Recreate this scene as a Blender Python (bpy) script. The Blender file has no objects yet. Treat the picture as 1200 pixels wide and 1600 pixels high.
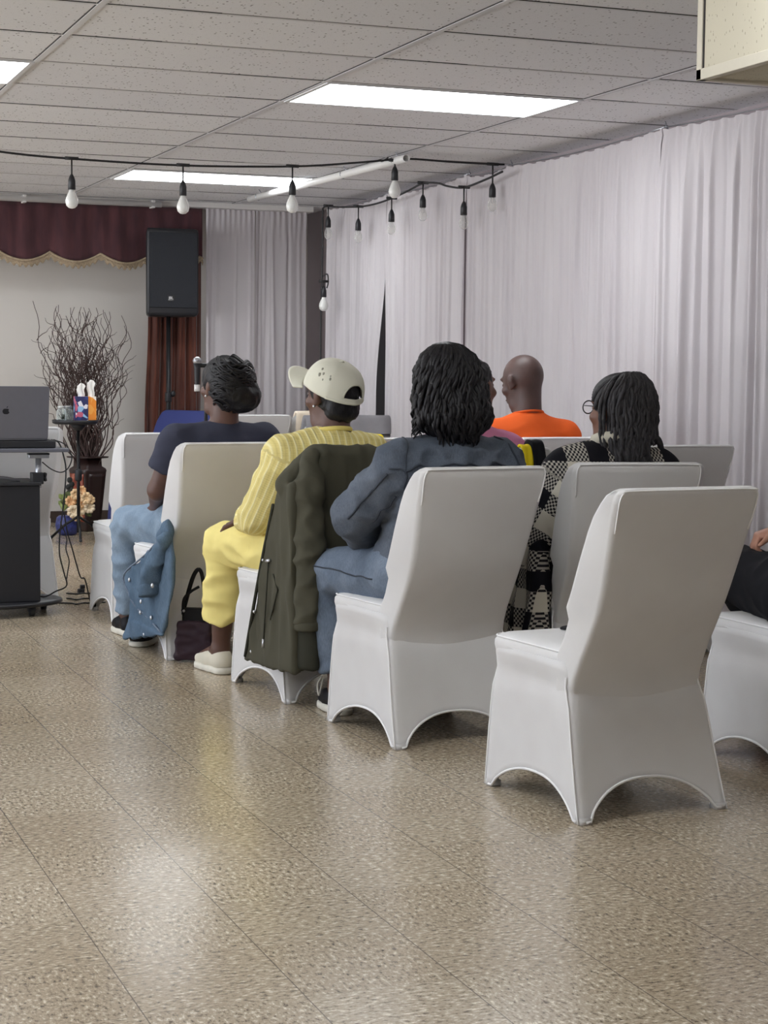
import bpy, math, random
import numpy as np
from mathutils import Vector, Matrix, noise as mnoise

C = bpy.context.scene
col = C.collection
PI = math.pi
rng = random.Random(7)

# ------------------------------------------------------------------ camera
EYE = 1.15882
R_ = Vector((0.93428911, -0.35638468, 0.00968612))
U_ = Vector((0.01866273, 0.07602117, 0.99693153))
F_ = Vector((0.35602748, 0.9312415, -0.07767686))
cam_d = bpy.data.cameras.new('camera')
cam = bpy.data.objects.new('camera', cam_d)
col.objects.link(cam)
cam_d.sensor_fit = 'HORIZONTAL'
cam_d.sensor_width = 36.0
cam_d.lens = 2828.14 / 1200 * 36.0
cam_d.clip_start = 0.05
M3 = Matrix((R_, U_, -F_)).transposed()
cam.matrix_world = Matrix.Translation((0, 0, EYE)) @ M3.to_4x4()
C.camera = cam

# ------------------------------------------------------------------ world, exposure
DAYLIGHT_FILL = 11.0             # sky light let in by the unseen windows added at left
w = bpy.data.worlds.new('sky_with_ground_fill')
C.world = w
w.use_nodes = True
wt = w.node_tree
bg = wt.nodes['Background']
bg.inputs[1].default_value = DAYLIGHT_FILL
tc = wt.nodes.new('ShaderNodeTexCoord'); sp = wt.nodes.new('ShaderNodeSeparateXYZ'); rp = wt.nodes.new('ShaderNodeValToRGB')
wt.links.new(tc.outputs['Generated'], sp.inputs[0]); wt.links.new(sp.outputs[2], rp.inputs[0])
mr = wt.nodes.new('ShaderNodeMapRange'); mr.inputs[1].default_value = -1; mr.inputs[2].default_value = 1
wt.links.new(sp.outputs[2], mr.inputs[0]); wt.links.new(mr.outputs[0], rp.inputs[0])
rp.color_ramp.elements[0].position = .49; rp.color_ramp.elements[0].color = (.93, .96, 1.0, 1)     # bright ground glow added to lift the ceiling
rp.color_ramp.elements[1].position = .52; rp.color_ramp.elements[1].color = (.24, .27, .32, 1)    # soft sky
wt.links.new(rp.outputs[0], bg.inputs[0])
C.view_settings.view_transform = 'Standard'
C.view_settings.look = 'None'
C.view_settings.gamma = 1
C.view_settings.exposure = 0.33
C.view_settings.use_curve_mapping = False
try:
    C.cycles.max_bounces = 8
    C.cycles.diffuse_bounces = 4
    C.cycles.caustics_reflective = False
    C.cycles.caustics_refractive = False
    C.cycles.use_denoising = True
    C.cycles.denoising_prefilter = 'NONE'
    C.cycles.denoising_input_passes = 'RGB_ALBEDO_NORMAL'
    C.cycles.sample_clamp_indirect = 6
except Exception:
    pass
PANEL_POWER = 9.0          # emission of the ceiling light panels
CEIL = 2.3743

# ------------------------------------------------------------------ material helpers
def lin(c):
    return tuple(((x / 255) / 12.92 if x / 255 <= .04045 else ((x / 255 + .055) / 1.055) ** 2.4) for x in c)

class Mat:
    def __init__(s, name, base=(200, 200, 200), rough=.6, metal=0, spec=.5):
        s.m = bpy.data.materials.new(name)
        s.m.use_nodes = True
        s.nt = s.m.node_tree
        s.b = s.nt.nodes['Principled BSDF']
        s.base(lin(base))
        s.b.inputs['Roughness'].default_value = rough
        s.b.inputs['Metallic'].default_value = metal
        s.b.inputs['Specular IOR Level'].default_value = spec
    def n(s, t, **kw):
        nd = s.nt.nodes.new(t)
        for k, v in kw.items():
            if k.startswith('i_'):
                nd.inputs[k[2:].replace('_', ' ')].default_value = v
            else:
                setattr(nd, k, v)
        return nd
    def l(s, a, b):
        s.nt.links.new(a, b)
    def base(s, c):
        s.b.inputs['Base Color'].default_value = (*c[:3], 1)
    def coord(s, scale=(1, 1, 1), attr=None, kind='Object'):
        if attr:
            a = s.n('ShaderNodeAttribute', attribute_name=attr)
            src = a.outputs['Vector']
        else:
            src = s.n('ShaderNodeTexCoord').outputs[kind]
        mp = s.n('ShaderNodeMapping')
        mp.inputs['Scale'].default_value = scale
        s.l(src, mp.inputs['Vector'])
        return mp.outputs['Vector']
    def noise(s, vec, scale=5, detail=3, rough=.5):
        t = s.n('ShaderNodeTexNoise')
        t.inputs['Scale'].default_value = scale
        t.inputs['Detail'].default_value = detail
        t.inputs['Roughness'].default_value = rough
        s.l(vec, t.inputs['Vector'])
        return t.outputs['Fac']
    def ramp(s, fac, stops):
        r = s.n('ShaderNodeValToRGB')
        els = r.color_ramp.elements
        while len(els) < len(stops):
            els.new(.5)
        for e, (p, c) in zip(els, stops):
            e.position = p
            e.color = (*(c if len(c) == 3 else c[:3]), 1)
        s.l(fac, r.inputs['Fac'])
        return r.outputs['Color']
    def mix(s, fac, a, b, mode='MIX'):
        x = s.n('ShaderNodeMix', data_type='RGBA', blend_type=mode)
        for v, k in ((fac, 0), (a, 6), (b, 7)):
            if hasattr(v, 'links') or hasattr(v, 'is_linked'):
                s.l(v, x.inputs[k])
            else:
                x.inputs[k].default_value = v if k == 0 else (*v[:3], 1)
        return x.outputs[2]
    def math(s, op, a, b=None):
        x = s.n('ShaderNodeMath', operation=op)
        for v, k in ((a, 0), (b, 1)):
            if v is None:
                continue
            if hasattr(v, 'is_linked'):
                s.l(v, x.inputs[k])
            else:
                x.inputs[k].default_value = v
        return x.outputs[0]
    def color(s, out):
        s.l(out, s.b.inputs['Base Color'])
        return s
    def bump(s, h, strength=.3, dist=.005):
        b = s.n('ShaderNodeBump')
        b.inputs['Strength'].default_value = strength
        b.inputs['Distance'].default_value = dist
        s.l(h, b.inputs['Height'])
        s.l(b.outputs['Normal'], s.b.inputs['Normal'])
        return s
    def translucent(s, c, fac):
        t = s.n('ShaderNodeBsdfTranslucent')
        t.inputs['Color'].default_value = (*lin(c), 1)
        mx = s.n('ShaderNodeMixShader')
        mx.inputs[0].default_value = fac
        out = s.nt.nodes['Material Output']
        s.l(s.b.outputs[0], mx.inputs[1])
        s.l(t.outputs[0], mx.inputs[2])
        s.l(mx.outputs[0], out.inputs['Surface'])
        return s

def simple(name, c, rough=.6, metal=0, spec=.5, var=.06, scale=30):
    """procedural: colour with a light tonal noise and grain bump"""
    m = Mat(name, c, rough, metal, spec)
    v = m.coord()
    f = m.noise(v, scale, 3)
    a = tuple(x * (1 - var) for x in lin(c))
    b = tuple(min(1, x * (1 + var)) for x in lin(c))
    m.color(m.ramp(f, [(.3, a), (.7, b)]))
    return m

MATS = {}
def mat(k):
    return MATS[k].m

# white stretch cloth of the chair covers
m = Mat('stretch_cover', (226, 224, 224), .72, 0, .25)
v = m.coord()
f = m.noise(v, 7, 2)
m.color(m.ramp(f, [(.3, lin((222, 220, 220))), (.7, lin((228, 227, 227)))]))
fb = m.noise(m.coord((1, 1, .6)), 420, 1)
m.bump(fb, .12, .002)
m.translucent((225, 224, 224), .12)
MATS['cover'] = m
m = simple('cover_seam', (238, 237, 237), .7, var=.02)
MATS['seam'] = m
m = Mat('navy_stretch_cover', (46, 54, 104), .6, 0, .3)
m.bump(m.noise(m.coord(), 300, 1), .1, .002)
MATS['bluecover'] = m
MATS['blueseam'] = simple('navy_cover_seam', (58, 68, 124), .6)
MATS['black_metal'] = simple('black_metal', (24, 24, 26), .42, .3)
MATS['black_plastic'] = simple('black_plastic', (28, 28, 32), .5)
MATS['charcoal_panel'] = simple('charcoal_laminate', (27, 27, 32), .45, var=.03)
MATS['steel'] = simple('brushed_steel', (170, 172, 178), .35, .9)
MATS['white_plastic'] = simple('white_plastic', (225, 224, 222), .45, var=.02)
MATS['cable'] = simple('black_cable', (22, 22, 24), .5)

# sheer curtains
m = Mat('sheer_curtain', (214, 209, 211), .85, 0, .1)
f = m.noise(m.coord((1, 1, .25)), 3, 2)
m.color(m.ramp(f, [(.3, lin((207, 201, 204))), (.7, lin((219, 214, 216)))]))
m.bump(m.noise(m.coord(), 500, 1), .08, .001)
m.translucent((222, 216, 220), .30)
MATS['sheer'] = m
m = Mat('burgundy_velvet', (96, 48, 50), .8, 0, .2)
f = m.noise(m.coord((3, 3, .6)), 6, 3)
m.color(m.ramp(f, [(.3, lin((60, 36, 42))), (.7, lin((84, 50, 54)))]))
m.b.inputs['Sheen Weight'].default_value = .3
MATS['velvet'] = m
m = Mat('rust_velvet', (120, 66, 52), .8, 0, .2)
f = m.noise(m.coord((3, 3, .4)), 7, 3)
m.color(m.ramp(f, [(.3, lin((74, 42, 36))), (.7, lin((112, 64, 50)))]))
m.b.inputs['Sheen Weight'].default_value = .3
MATS['rust'] = m
MATS['fringe'] = simple('beige_fringe', (160, 142, 118), .8, var=.2, scale=90)
# painted walls
m = Mat('cream_wall', (214, 209, 202), .85, 0, .2)
f = m.noise(m.coord(), 1.3, 4)
m.color(m.ramp(f, [(.3, lin((208, 203, 196))), (.7, lin((219, 214, 208)))]))
m.bump(m.noise(m.coord(), 180, 2), .06, .002)
MATS['wall'] = m
MATS['greywall'] = simple('mauve_grey_wall', (150, 140, 142), .85, var=.03, scale=2)
MATS['dark'] = simple('dark_window', (14, 14, 16), .3)
MATS['trimwhite'] = simple('white_trim', (214, 211, 208), .6, var=.02)
MATS['brownbase'] = simple('brown_baseboard', (66, 52, 44), .6)

# vinyl tile floor: speckled, with tile joints and tile to tile tone
m = Mat('vinyl_tile_floor', (160, 145, 125), .24, 0, .5)
v = m.coord()
sep = m.n('ShaderNodeSeparateXYZ'); m.l(v, sep.inputs[0])
T = .3048
fx = m.math('DIVIDE', m.math('SUBTRACT', sep.outputs[0], .7388), T)
fy = m.math('DIVIDE', m.math('SUBTRACT', sep.outputs[1], 3.417), T)
def joint(f, wdt):
    fr = m.math('FRACT', f)
    d = m.math('ABSOLUTE', m.math('SUBTRACT', fr, .5))
    return m.math('GREATER_THAN', d, .5 - wdt)
jx, jy = joint(fx, .0042), joint(fy, .0028)
cell = m.n('ShaderNodeCombineXYZ')
m.l(m.math('FLOOR', fx), cell.inputs[0]); m.l(m.math('FLOOR', fy), cell.inputs[1])
wn = m.n('ShaderNodeTexWhiteNoise'); m.l(cell.outputs[0], wn.inputs['Vector'])
par = m.math('MODULO', m.math('ABSOLUTE', m.math('ADD', m.math('FLOOR', fx), m.math('FLOOR', fy))), 2.0)
# speckle chips run one way on one tile and crosswise on its neighbour
chipA = m.noise(m.coord((105, 56, 1)), 1, 3, .7)
chipB = m.noise(m.coord((56, 105, 1)), 1, 3, .7)
chm = m.n('ShaderNodeMix', data_type='FLOAT'); m.l(par, chm.inputs[0]); m.l(chipA, chm.inputs[2]); m.l(chipB, chm.inputs[3])
chip = chm.outputs[0]
base = m.ramp(chip, [(.34, lin((92, 79, 64))), (.43, lin((165, 151, 131))), (.56, lin((188, 174, 153))), (.67, lin((238, 228, 208)))])
tone = m.ramp(wn.outputs['Value'], [(0, (.90, .88, .86)), (1, (1.0, 1.0, 1.0))])
c1 = m.mix(1.0, base, tone, 'MULTIPLY')
dirt = m.ramp(m.noise(m.coord(), 1.1, 4), [(.35, (.86, .84, .80)), (.65, (1, 1, 1))])
c2 = m.mix(1.0, c1, dirt, 'MULTIPLY')
jj = m.math('MAXIMUM', jx, m.math('MULTIPLY', jy, .45))
c3 = m.mix(m.math('MULTIPLY', jj, .75), c2, lin((70, 60, 50)))
m.color(c3)
rr = m.ramp(m.noise(m.coord(), 2.3, 4, .6), [(.3, (.17, .17, .17)), (.7, (.26, .26, .26))])
m.l(rr, m.b.inputs['Roughness'])
m.bump(m.noise(m.coord(), 70, 1), .05, .001)
MATS['floor'] = m

# lay in ceiling: tiles 1.22 x 0.61 with pitted surface, runners and joints
m = Mat('acoustic_ceiling_tile', (190, 185, 183), .9, 0, .1)
v = m.coord()
sep = m.n('ShaderNodeSeparateXYZ'); m.l(v, sep.inputs[0])
fx = m.math('DIVIDE', m.math('SUBTRACT', sep.outputs[0], 1.30383), 1.2192)
fy = m.math('DIVIDE', m.math('SUBTRACT', sep.outputs[1], 6.1056), .6096)
cell = m.n('ShaderNodeCombineXYZ')
m.l(m.math('FLOOR', fx), cell.inputs[0]); m.l(m.math('FLOOR', fy), cell.inputs[1])
wn = m.n('ShaderNodeTexWhiteNoise'); m.l(cell.outputs[0], wn.inputs['Vector'])
vo = m.n('ShaderNodeTexVoronoi'); vo.inputs['Scale'].default_value = 1
m.l(m.coord((52, 30, 30)), vo.inputs['Vector'])
pick = m.math('LESS_THAN', m.noise(m.coord((20, 20, 20)), 1, 2), .52)
pit = m.math('MULTIPLY', m.math('LESS_THAN', vo.outputs['Distance'], .2), pick)
fine = m.math('LESS_THAN', m.noise(m.coord((150, 90, 100)), 1, 2, .7), .36)
tone = m.ramp(wn.outputs['Value'], [(0, lin((219, 219, 222))), (1, lin((229, 229, 231)))])
c = m.mix(m.math('MULTIPLY', pit, .75), tone, lin((96, 90, 88)))
c = m.mix(m.math('MULTIPLY', fine, .18), c, lin((110, 104, 100)))
m.color(c)
hb = m.math('SUBTRACT', 1.0, pit)
m.bump(hb, .4, .004)
MATS['ceiling'] = m
m = Mat('acoustic_soffit_tile', (190, 184, 165), .9, 0, .1)
vo = m.n('ShaderNodeTexVoronoi'); vo.inputs['Scale'].default_value = 1
m.l(m.coord((95, 95, 48)), vo.inputs['Vector'])
pit = m.math('MULTIPLY', m.math('LESS_THAN', vo.outputs['Distance'], .2), m.math('LESS_THAN', m.noise(m.coord((20, 20, 20)), 1, 2), .54))
m.color(m.mix(m.math('MULTIPLY', pit, .55), lin((196, 190, 172)), lin((110, 100, 84))))
m.bump(m.math('SUBTRACT', 1.0, pit), .4, .004)
MATS['soffit'] = m
MATS['joint'] = simple('dark_tile_joint', (52, 48, 47), .9)
MATS['runner'] = simple('ceiling_runner', (208, 208, 210), .7, var=.02)
m = Mat('light_diffuser', (250, 252, 255), .5)
m.b.inputs['Emission Color'].default_value = (.93, .97, 1.0, 1)
m.b.inputs['Emission Strength'].default_value = PANEL_POWER
MATS['panel'] = m

# ------------------------------------------------------------------ mesh helpers
class MB:
    def __init__(s):
        s.v = []; s.f = []
    def add(s, vs, fs):
        o = len(s.v)
        s.v += [tuple(p) for p in vs]
        s.f += [tuple(i + o for i in f) for f in fs]
        return s
    def box(s, lo, hi, rz=0, at=(0, 0, 0)):
        x0, y0, z0 = lo; x1, y1, z1 = hi
        vs = [(x0, y0, z0), (x1, y0, z0), (x1, y1, z0), (x0, y1, z0), (x0, y0, z1), (x1, y0, z1), (x1, y1, z1), (x0, y1, z1)]
        if rz:
            c, n = math.cos(rz), math.sin(rz)
            vs = [(x * c - y * n, x * n + y * c, z) for x, y, z in vs]
        vs = [(x + at[0], y + at[1], z + at[2]) for x, y, z in vs]
        return s.add(vs, [(0, 3, 2, 1), (4, 5, 6, 7), (0, 1, 5, 4), (1, 2, 6, 5), (2, 3, 7, 6), (3, 0, 4, 7)])
    def tube(s, pts, r, n=8, cap=True):
        pts = [Vector(p) for p in pts]
        rs = list(r) if hasattr(r, '__len__') else [r] * len(pts)
        t0 = (pts[1] - pts[0]).normalized()
        up = Vector((0, 0, 1)) if abs(t0.z) < .9 else Vector((1, 0, 0))
        a = t0.cross(up).normalized()
        vs = []
        for i, p in enumerate(pts):
            t = (pts[min(i + 1, len(pts) - 1)] - pts[max(i - 1, 0)])
            t = t.normalized() if t.length > 1e-9 else t0
            a = (a - t * a.dot(t))
            a = a.normalized() if a.length > 1e-6 else t.orthogonal().normalized()
            b = t.cross(a)
            for k in range(n):
                q = 2 * PI * k / n
                vs.append(p + (a * math.cos(q) + b * math.sin(q)) * rs[i])
        fs = []
        for i in range(len(pts) - 1):
            for k in range(n):
                k2 = (k + 1) % n
                fs.append((i * n + k, i * n + k2, (i + 1) * n + k2, (i + 1) * n + k))
        if cap:
            fs.append(tuple(range(n - 1, -1, -1)))
            o = (len(pts) - 1) * n
            fs.append(tuple(range(o, o + n)))
        return s.add(vs, fs)
    def loft(s, loops, cap0=True, cap1=True):
        n = len(loops[0])
        vs = [p for l in loops for p in l]
        fs = []
        for i in range(len(loops) - 1):
            for k in range(n):
                k2 = (k + 1) % n
                fs.append((i * n + k, i * n + k2, (i + 1) * n + k2, (i + 1) * n + k))
        if cap0: fs.append(tuple(range(n - 1, -1, -1)))
        if cap1:
            o = (len(loops) - 1) * n
            fs.append(tuple(range(o, o + n)))
        return s.add(vs, fs)
    def lathe(s, prof, n=20, at=(0, 0, 0), cap=True):
        loops = [[(at[0] + r * math.cos(2 * PI * k / n), at[1] + r * math.sin(2 * PI * k / n), at[2] + z) for k in range(n)] for r, z in prof]
        return s.loft(loops, cap, cap)
    def ball(s, c, r, n=12, m_=8):
        rx, ry, rz = r if hasattr(r, '__len__') else (r, r, r)
        loops = []
        for i in range(1, m_):
            q = PI * i / m_
            loops.append([(c[0] + rx * math.sin(q) * math.cos(2 * PI * k / n), c[1] + ry * math.sin(q) * math.sin(2 * PI * k / n), c[2] - rz * math.cos(q)) for k in range(n)])
        return s.loft(loops)
    def grid(s, fn, nu, nv):
        vs = [fn(i / nu, j / nv) for j in range(nv + 1) for i in range(nu + 1)]
        fs = [(j * (nu + 1) + i, j * (nu + 1) + i + 1, (j + 1) * (nu + 1) + i + 1, (j + 1) * (nu + 1) + i) for j in range(nv) for i in range(nu)]
        return s.add(vs, fs)
    def build(s, name, material, parent=None, smooth=True, solid=0, bevel=0, sub=0, angle=None):
        me = bpy.data.meshes.new(name)
        me.from_pydata(s.v, [], s.f)
        me.update()
        if smooth:
            me.polygons.foreach_set('use_smooth', [True] * len(me.polygons))
        if material is not None:
            me.materials.append(material.m if isinstance(material, Mat) else material)
        o = bpy.data.objects.new(name, me)
        col.objects.link(o)
        if bevel:
            b = o.modifiers.new('bevel', 'BEVEL'); b.width = bevel; b.segments = 2; b.limit_method = 'ANGLE'; b.angle_limit = math.radians(40)
        if solid:
            b = o.modifiers.new('solid', 'SOLIDIFY'); b.thickness = solid; b.offset = 0
        if sub:
            b = o.modifiers.new('sub', 'SUBSURF'); b.levels = sub; b.render_levels = sub
        if parent is not None:
            o.parent = parent
        if smooth and (angle or bevel):
            try:
                me.set_sharp_from_angle(angle=math.radians(angle or 40))
            except Exception:
                pass
        return o

def tag(o, label, cat, group=None):
    o['label'] = label
    o['category'] = cat
    if group: o['group'] = group
    return o
def struct(o):
    o['kind'] = 'structure'
    return o
def thing(name, label, cat, loc=(0, 0, 0), rz=0, group=None):
    o = bpy.data.objects.new(name, None)
    o.empty_display_size = .1
    col.objects.link(o)
    o.location = loc
    o.rotation_euler = (0, 0, rz)
    return tag(o, label, cat, group)
def copy_tree(o, parent=None):
    c = o.copy()
    col.objects.link(c)
    if parent is not None:
        c.parent = parent
    for ch in list(o.children):
        copy_tree(ch, c)
    return c
def catmull(pts, n=8):
    pts = [Vector(p) for p in pts]
    P = [pts[0] * 2 - pts[1]] + pts + [pts[-1] * 2 - pts[-2]]
    out = []
    for i in range(1, len(P) - 2):
        for k in range(n):
            t = k / n
            a, b, c, d = P[i - 1], P[i], P[i + 1], P[i + 2]
            out.append(.5 * ((2 * b) + (c - a) * t + (2 * a - 5 * b + 4 * c - d) * t * t + (3 * b - a - 3 * c + d) * t ** 3))
    out.append(P[-2])
    return out
def sstep(a, b, x):
    t = min(1, max(0, (x - a) / (b - a)))
    return t * t * (3 - 2 * t)

# ------------------------------------------------------------------ the room
X0, X1, Y0, Y1 = -5.2, 4.52, -3.6, 13.55
struct(MB().box((X0, Y0, -.1), (X1, Y1, 0)).build('floor', mat('floor'), smooth=False))
struct(MB().box((X0, Y0, CEIL), (X1, Y1, CEIL + .1)).build('ceiling', mat('ceiling'), smooth=False))
struct(MB().box((X1, Y0, 0), (X1 + .1, Y1, CEIL)).build('wall_right', mat('greywall'), smooth=False))
def wall_with_openings(name, lo, hi, axis, openings, z0, z1):
    b = MB()
    (xa, ya, za), (xb, yb, zb) = lo, hi
    def seg(a, c, q0, q1):
        if axis == 1: b.box((xa, a, q0), (xb, c, q1))
        else: b.box((a, ya, q0), (c, yb, q1))
    e0, e1 = (ya, yb) if axis == 1 else (xa, xb)
    seg(e0, e1, za, z0); seg(e0, e1, z1, zb)
    p = e0
    for a, c in openings:
        seg(p, a, z0, z1); p = c
    seg(p, e1, z0, z1)
    return struct(b.build(name, mat('wall'), smooth=False))
# tall windows added in the unseen left wall to light the room
added_wins_l = [(3.2, 5.5), (6.1, 8.4), (9.0, 11.3), (11.7, 12.8)]
wins_b = []
wall_with_openings('wall_left', (X0 - .1, Y0, 0), (X0, Y1, CEIL), 1, added_wins_l, .35, 2.2)
wall_with_openings('wall_back', (X0, Y0 - .1, 0), (X1, Y0, CEIL), 0, wins_b, .35, 2.2)
for k, (a, c) in enumerate(added_wins_l):
    L = bpy.data.lights.new('added_window_portal', 'AREA'); L.shape = 'RECTANGLE'; L.size = 1.85; L.size_y = c - a
    L.cycles.is_portal = True
    o = bpy.data.objects.new('added_window_portal', L); col.objects.link(o); o.location = (X0 - .05, (a + c) / 2, 1.275); o.rotation_euler = (0, -PI / 2, 0)
for k, (a, c) in enumerate(wins_b):
    L = bpy.data.lights.new('added_window_portal', 'AREA'); L.shape = 'RECTANGLE'; L.size = c - a; L.size_y = 1.85
    L.cycles.is_portal = True
    o = bpy.data.objects.new('added_window_portal', L); col.objects.link(o); o.location = ((a + c) / 2, Y0 - .05, 1.275); o.rotation_euler = (PI / 2, 0, 0)
struct(MB().box((X0, Y1, 0), (X1, Y1 + .1, CEIL)).build('wall_front', mat('wall'), smooth=False))
struct(MB().box((X0, Y1 - .015, 0), (X1, Y1, .085)).build('baseboard_front', mat('brownbase'), smooth=False, bevel=.003))
# dark glazed opening behind the drapes on the right wall
struct(MB().box((X1 - .03, 11.2, 0.3), (X1, 12.3, 2.0)).build('window_1', mat('dark'), smooth=False))

# runners of the ceiling grid: long ones along the room, short ones across
XL = [1.30383 + 1.2192 * i for i in range(-5, 3)]
YL = [6.1056 + .6096 * j for j in range(-15, 13)]
b = MB(); d = MB()
for x in XL:
    b.box((x - .012, Y0, CEIL - .004), (x + .012, Y1, CEIL + .002))
    d.box((x - .017, Y0, CEIL - .0025), (x - .012, Y1, CEIL + .001))
struct(b.build('trim_1', mat('runner'), smooth=False))
struct(d.build('trim_2', mat('joint'), smooth=False))
b = MB(); d = MB(); e = MB()
r3 = random.Random(3)
for y in YL:
    b.box((X0, y - .010, CEIL - .003), (X1, y + .010, CEIL + .002))
    for i, x in enumerate([X0] + XL):
        xe = (XL + [X1])[i]
        L = xe - x
        # the dark gap opens where a tile sags away from its runner
        s0 = r3.random()
        a0, a1 = (x + .02, xe - .02) if s0 < .3 else ((x + .02, x + L * r3.uniform(.15, .6)) if s0 < .65 else (x + L * r3.uniform(.45, .8), xe - .02))
        d.box((a0, y - .015, CEIL - .0022), (a1, y - .010, CEIL + .001))
        e.box((x + .02, y - .0118, CEIL - .0021), (xe - .02, y - .010, CEIL + .001))
struct(b.build('trim_3', mat('runner'), smooth=False))
struct(d.build('trim_4', mat('joint'), smooth=False))
struct(e.build('trim_8', simple('grey_tile_joint', (150, 144, 141), .9), smooth=False))

# ceiling light panels
def light_panel(i, j, label):
    x, y = 1.30383 + 1.2192 * i, 6.1056 + .6096 * j
    t = thing('ceiling_light', label, 'light', (x + .6096, y + .3048, CEIL), 0, 'recessed ceiling light panels')
    MB().box((-.585, -.282, -.006), (.585, .282, .004)).build('diffuser', mat('panel'), t, smooth=False)
    f = MB()
    for lo, hi in (((-.605, -.30, -.008), (.605, -.282, .003)), ((-.605, .282, -.008), (.605, .30, .003)), ((-.605, -.282, -.008), (-.585, .282, .003)), ((.585, -.282, -.008), (.605, .282, .003))):
        f.box(lo, hi)
    f.build('frame', mat('runner'), t, smooth=False)
    return t
light_panel(1, 2, 'bright recessed ceiling light panel nearest the tiled box, above the middle of the chairs')
light_panel(1, 8, 'recessed ceiling light panel behind the hanging frosted bulbs, nearest the far curtain')
light_panel(-1, 2, 'recessed ceiling light panel cut by the left edge of the photo')
for i in (-5, -3, -1, 1):  # unseen panels continuing the grid, assumed in order to light the room
    for j in (-10, -4, 2, 8):
        if (i, j) in ((1, 2), (1, 8), (-1, 2)):
            continue
        if i == -5: continue
        light_panel(i, j, 'recessed ceiling light panel assumed outside the framed view')

# boxed out soffit with tile faces at the upper right
sx, sy, sz = 2.795, 4.743, 2.03
struct(MB().box((sx, Y0, sz), (X1, sy, CEIL)).build('soffit', mat('soffit'), smooth=False))
b = MB()
b.box((sx - .006, Y0, sz - .008), (sx + .022, sy + .006, sz + .024))
b.box((sx - .006, sy - .022, sz - .008), (X1, sy + .006, sz + .024))
b.box((sx - .006, sy - .022, sz), (sx + .004, sy + .006, CEIL))
struct(b.build('trim_5', simple('beige_trim', (200, 194, 178), .6, var=.02), smooth=False, bevel=.002))
struct(MB().box((sx - .002, sy - .030, sz + .024), (sx + .002, sy - .022, CEIL)).build('trim_6', mat('joint'), smooth=False))
# fascia beam across the far end
struct(MB().box((X0, 12.93, 2.335), (4.36, 13.06, CEIL)).build('trim_7', mat('trimwhite'), smooth=False, bevel=.004))

# ------------------------------------------------------------------ curtains
def pleat_sheet(length, ztop, zbot, seed, amp=.022, edge0=None, edge1=None, header=.07, per=.17, sag=.022):
    """(u along the rail, out of the wall) pleats, gathered header, growing depth downwards"""
    r = random.Random(seed)
    n = max(2, int(length / per))
    ks = [(r.uniform(.5, 1.6) * n * .5, r.uniform(0, 6.28), r.uniform(.4, 1), r.uniform(-.8, .8)) for _ in range(4)]
    folds = []
    p = r.uniform(.0, .05)
    while p < length:
        folds.append((p, r.uniform(.006, .016), r.uniform(.35, 1.0) * r.choice((1, 1, 1, -.6)), r.uniform(-.05, .05), r.uniform(.1, .9)))
        p += r.choice((.018, .03, .05, .08, .11)) * r.uniform(.7, 1.3)
    fp = np.array([q[0] for q in folds]); fw_ = np.array([q[1] for q in folds]); fa = np.array([q[2] for q in folds]); fd = np.array([q[3] for q in folds])
    nu = int(length / .0055); nv = 26
    b = MB()
    def fn(u, vv):
        # rows bunch near the top for the header
        z = ztop - (ztop - zbot) * (vv ** 1.35) - sag * 4 * u * (1 - u) * (1 - vv)
        t = (ztop - z) / (ztop - zbot)
        s = u * length
        a = 0
        for k, ph, wt, dr in ks:
            a += wt * math.sin(2 * PI * k * u + ph + dr * t * 2.2)
        a = .45 * a / 2.0
        d_ = (s - (fp + fd * t)) / (fw_ * (1 + .5 * t))
        near = np.abs(d_) < 3
        if near.any(): a += float(np.sum(fa[near] * np.exp(-d_[near] ** 2)))
        if edge0: s = s + edge0(z) * (1 - u) ** 3
        if edge1: s = s + edge1(z) * u ** 3
        hd = ztop - z
        g = math.sin(2 * PI * n * 3.1 * u + seed) * .004
        grow = sstep(.0, .35, hd)
        o = amp * (.25 + .75 * grow) * a + g * (1 - sstep(.03, .25, hd))
        if hd < header: o -= .006 * math.sin(PI * hd / header)
        zz = z
        if vv == 0: zz += .004 * math.sin(2 * PI * n * 1.3 * u + 2)
        return (s, o, zz)
    b.grid(fn, nu, nv)
    return b

def wall_panel(ya, yb, label, seed, ztop=2.318, e0=None, e1=None, x=4.335, amp=.022, hook=True):
    """ya is the near end"""
    t = thing('curtain', label, 'curtain', (x, ya, 0), PI / 2, 'white sheer curtain panels')
    sh = pleat_sheet(yb - ya, ztop, .015, seed, amp, e0, e1)
    o = sh.build('sheer_fabric', mat('sheer'), t)
    h = MB()
    h.tube([((yb - ya) * k / 12, -.012, ztop + .010 - .020 * 4 * (k / 12) * (1 - k / 12)) for k in range(13)], .0035, 6)
    h.build('hanging_wire', mat('steel'), t)
    if hook:
        hk = MB()
        hk.tube(catmull([(0.0, -.014, ztop + .035), (.006, -.022, ztop + .02), (0, -.03, ztop), (-.006, -.02, ztop - .01)], 4), .004, 6)
        hk.ball((0, -.022, ztop + .012), .009, 8, 6)
        hk.build('hook', mat('steel'), t)
    return t
wall_panel(11.36, 12.56, 'white sheer curtain panel by the far corner, left of the dark gap', 11, 2.325, e0=lambda z: .005 + .17 * sstep(1.95, 1.0, z))
wall_panel(10.02, 11.34, 'white sheer curtain panel right of the dark gap', 12, 2.325, e1=lambda z: -.005 - .03 * sstep(1.95, 1.2, z))
wall_panel(9.44, 10.03, 'narrow white sheer curtain panel where the black string meets the wall', 13, 2.322, x=4.342)
wall_panel(7.68, 9.45, 'wide white sheer curtain panel behind the bald man in orange', 14, 2.318)
wall_panel(5.4, 7.69, 'white sheer curtain panel at the right edge, behind the person with long locs', 15, 2.318, amp=.028, x=4.342)
wall_panel(2.6, 5.38, 'white sheer curtain panel beyond the right edge of the photo', 16, 2.318)

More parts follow.
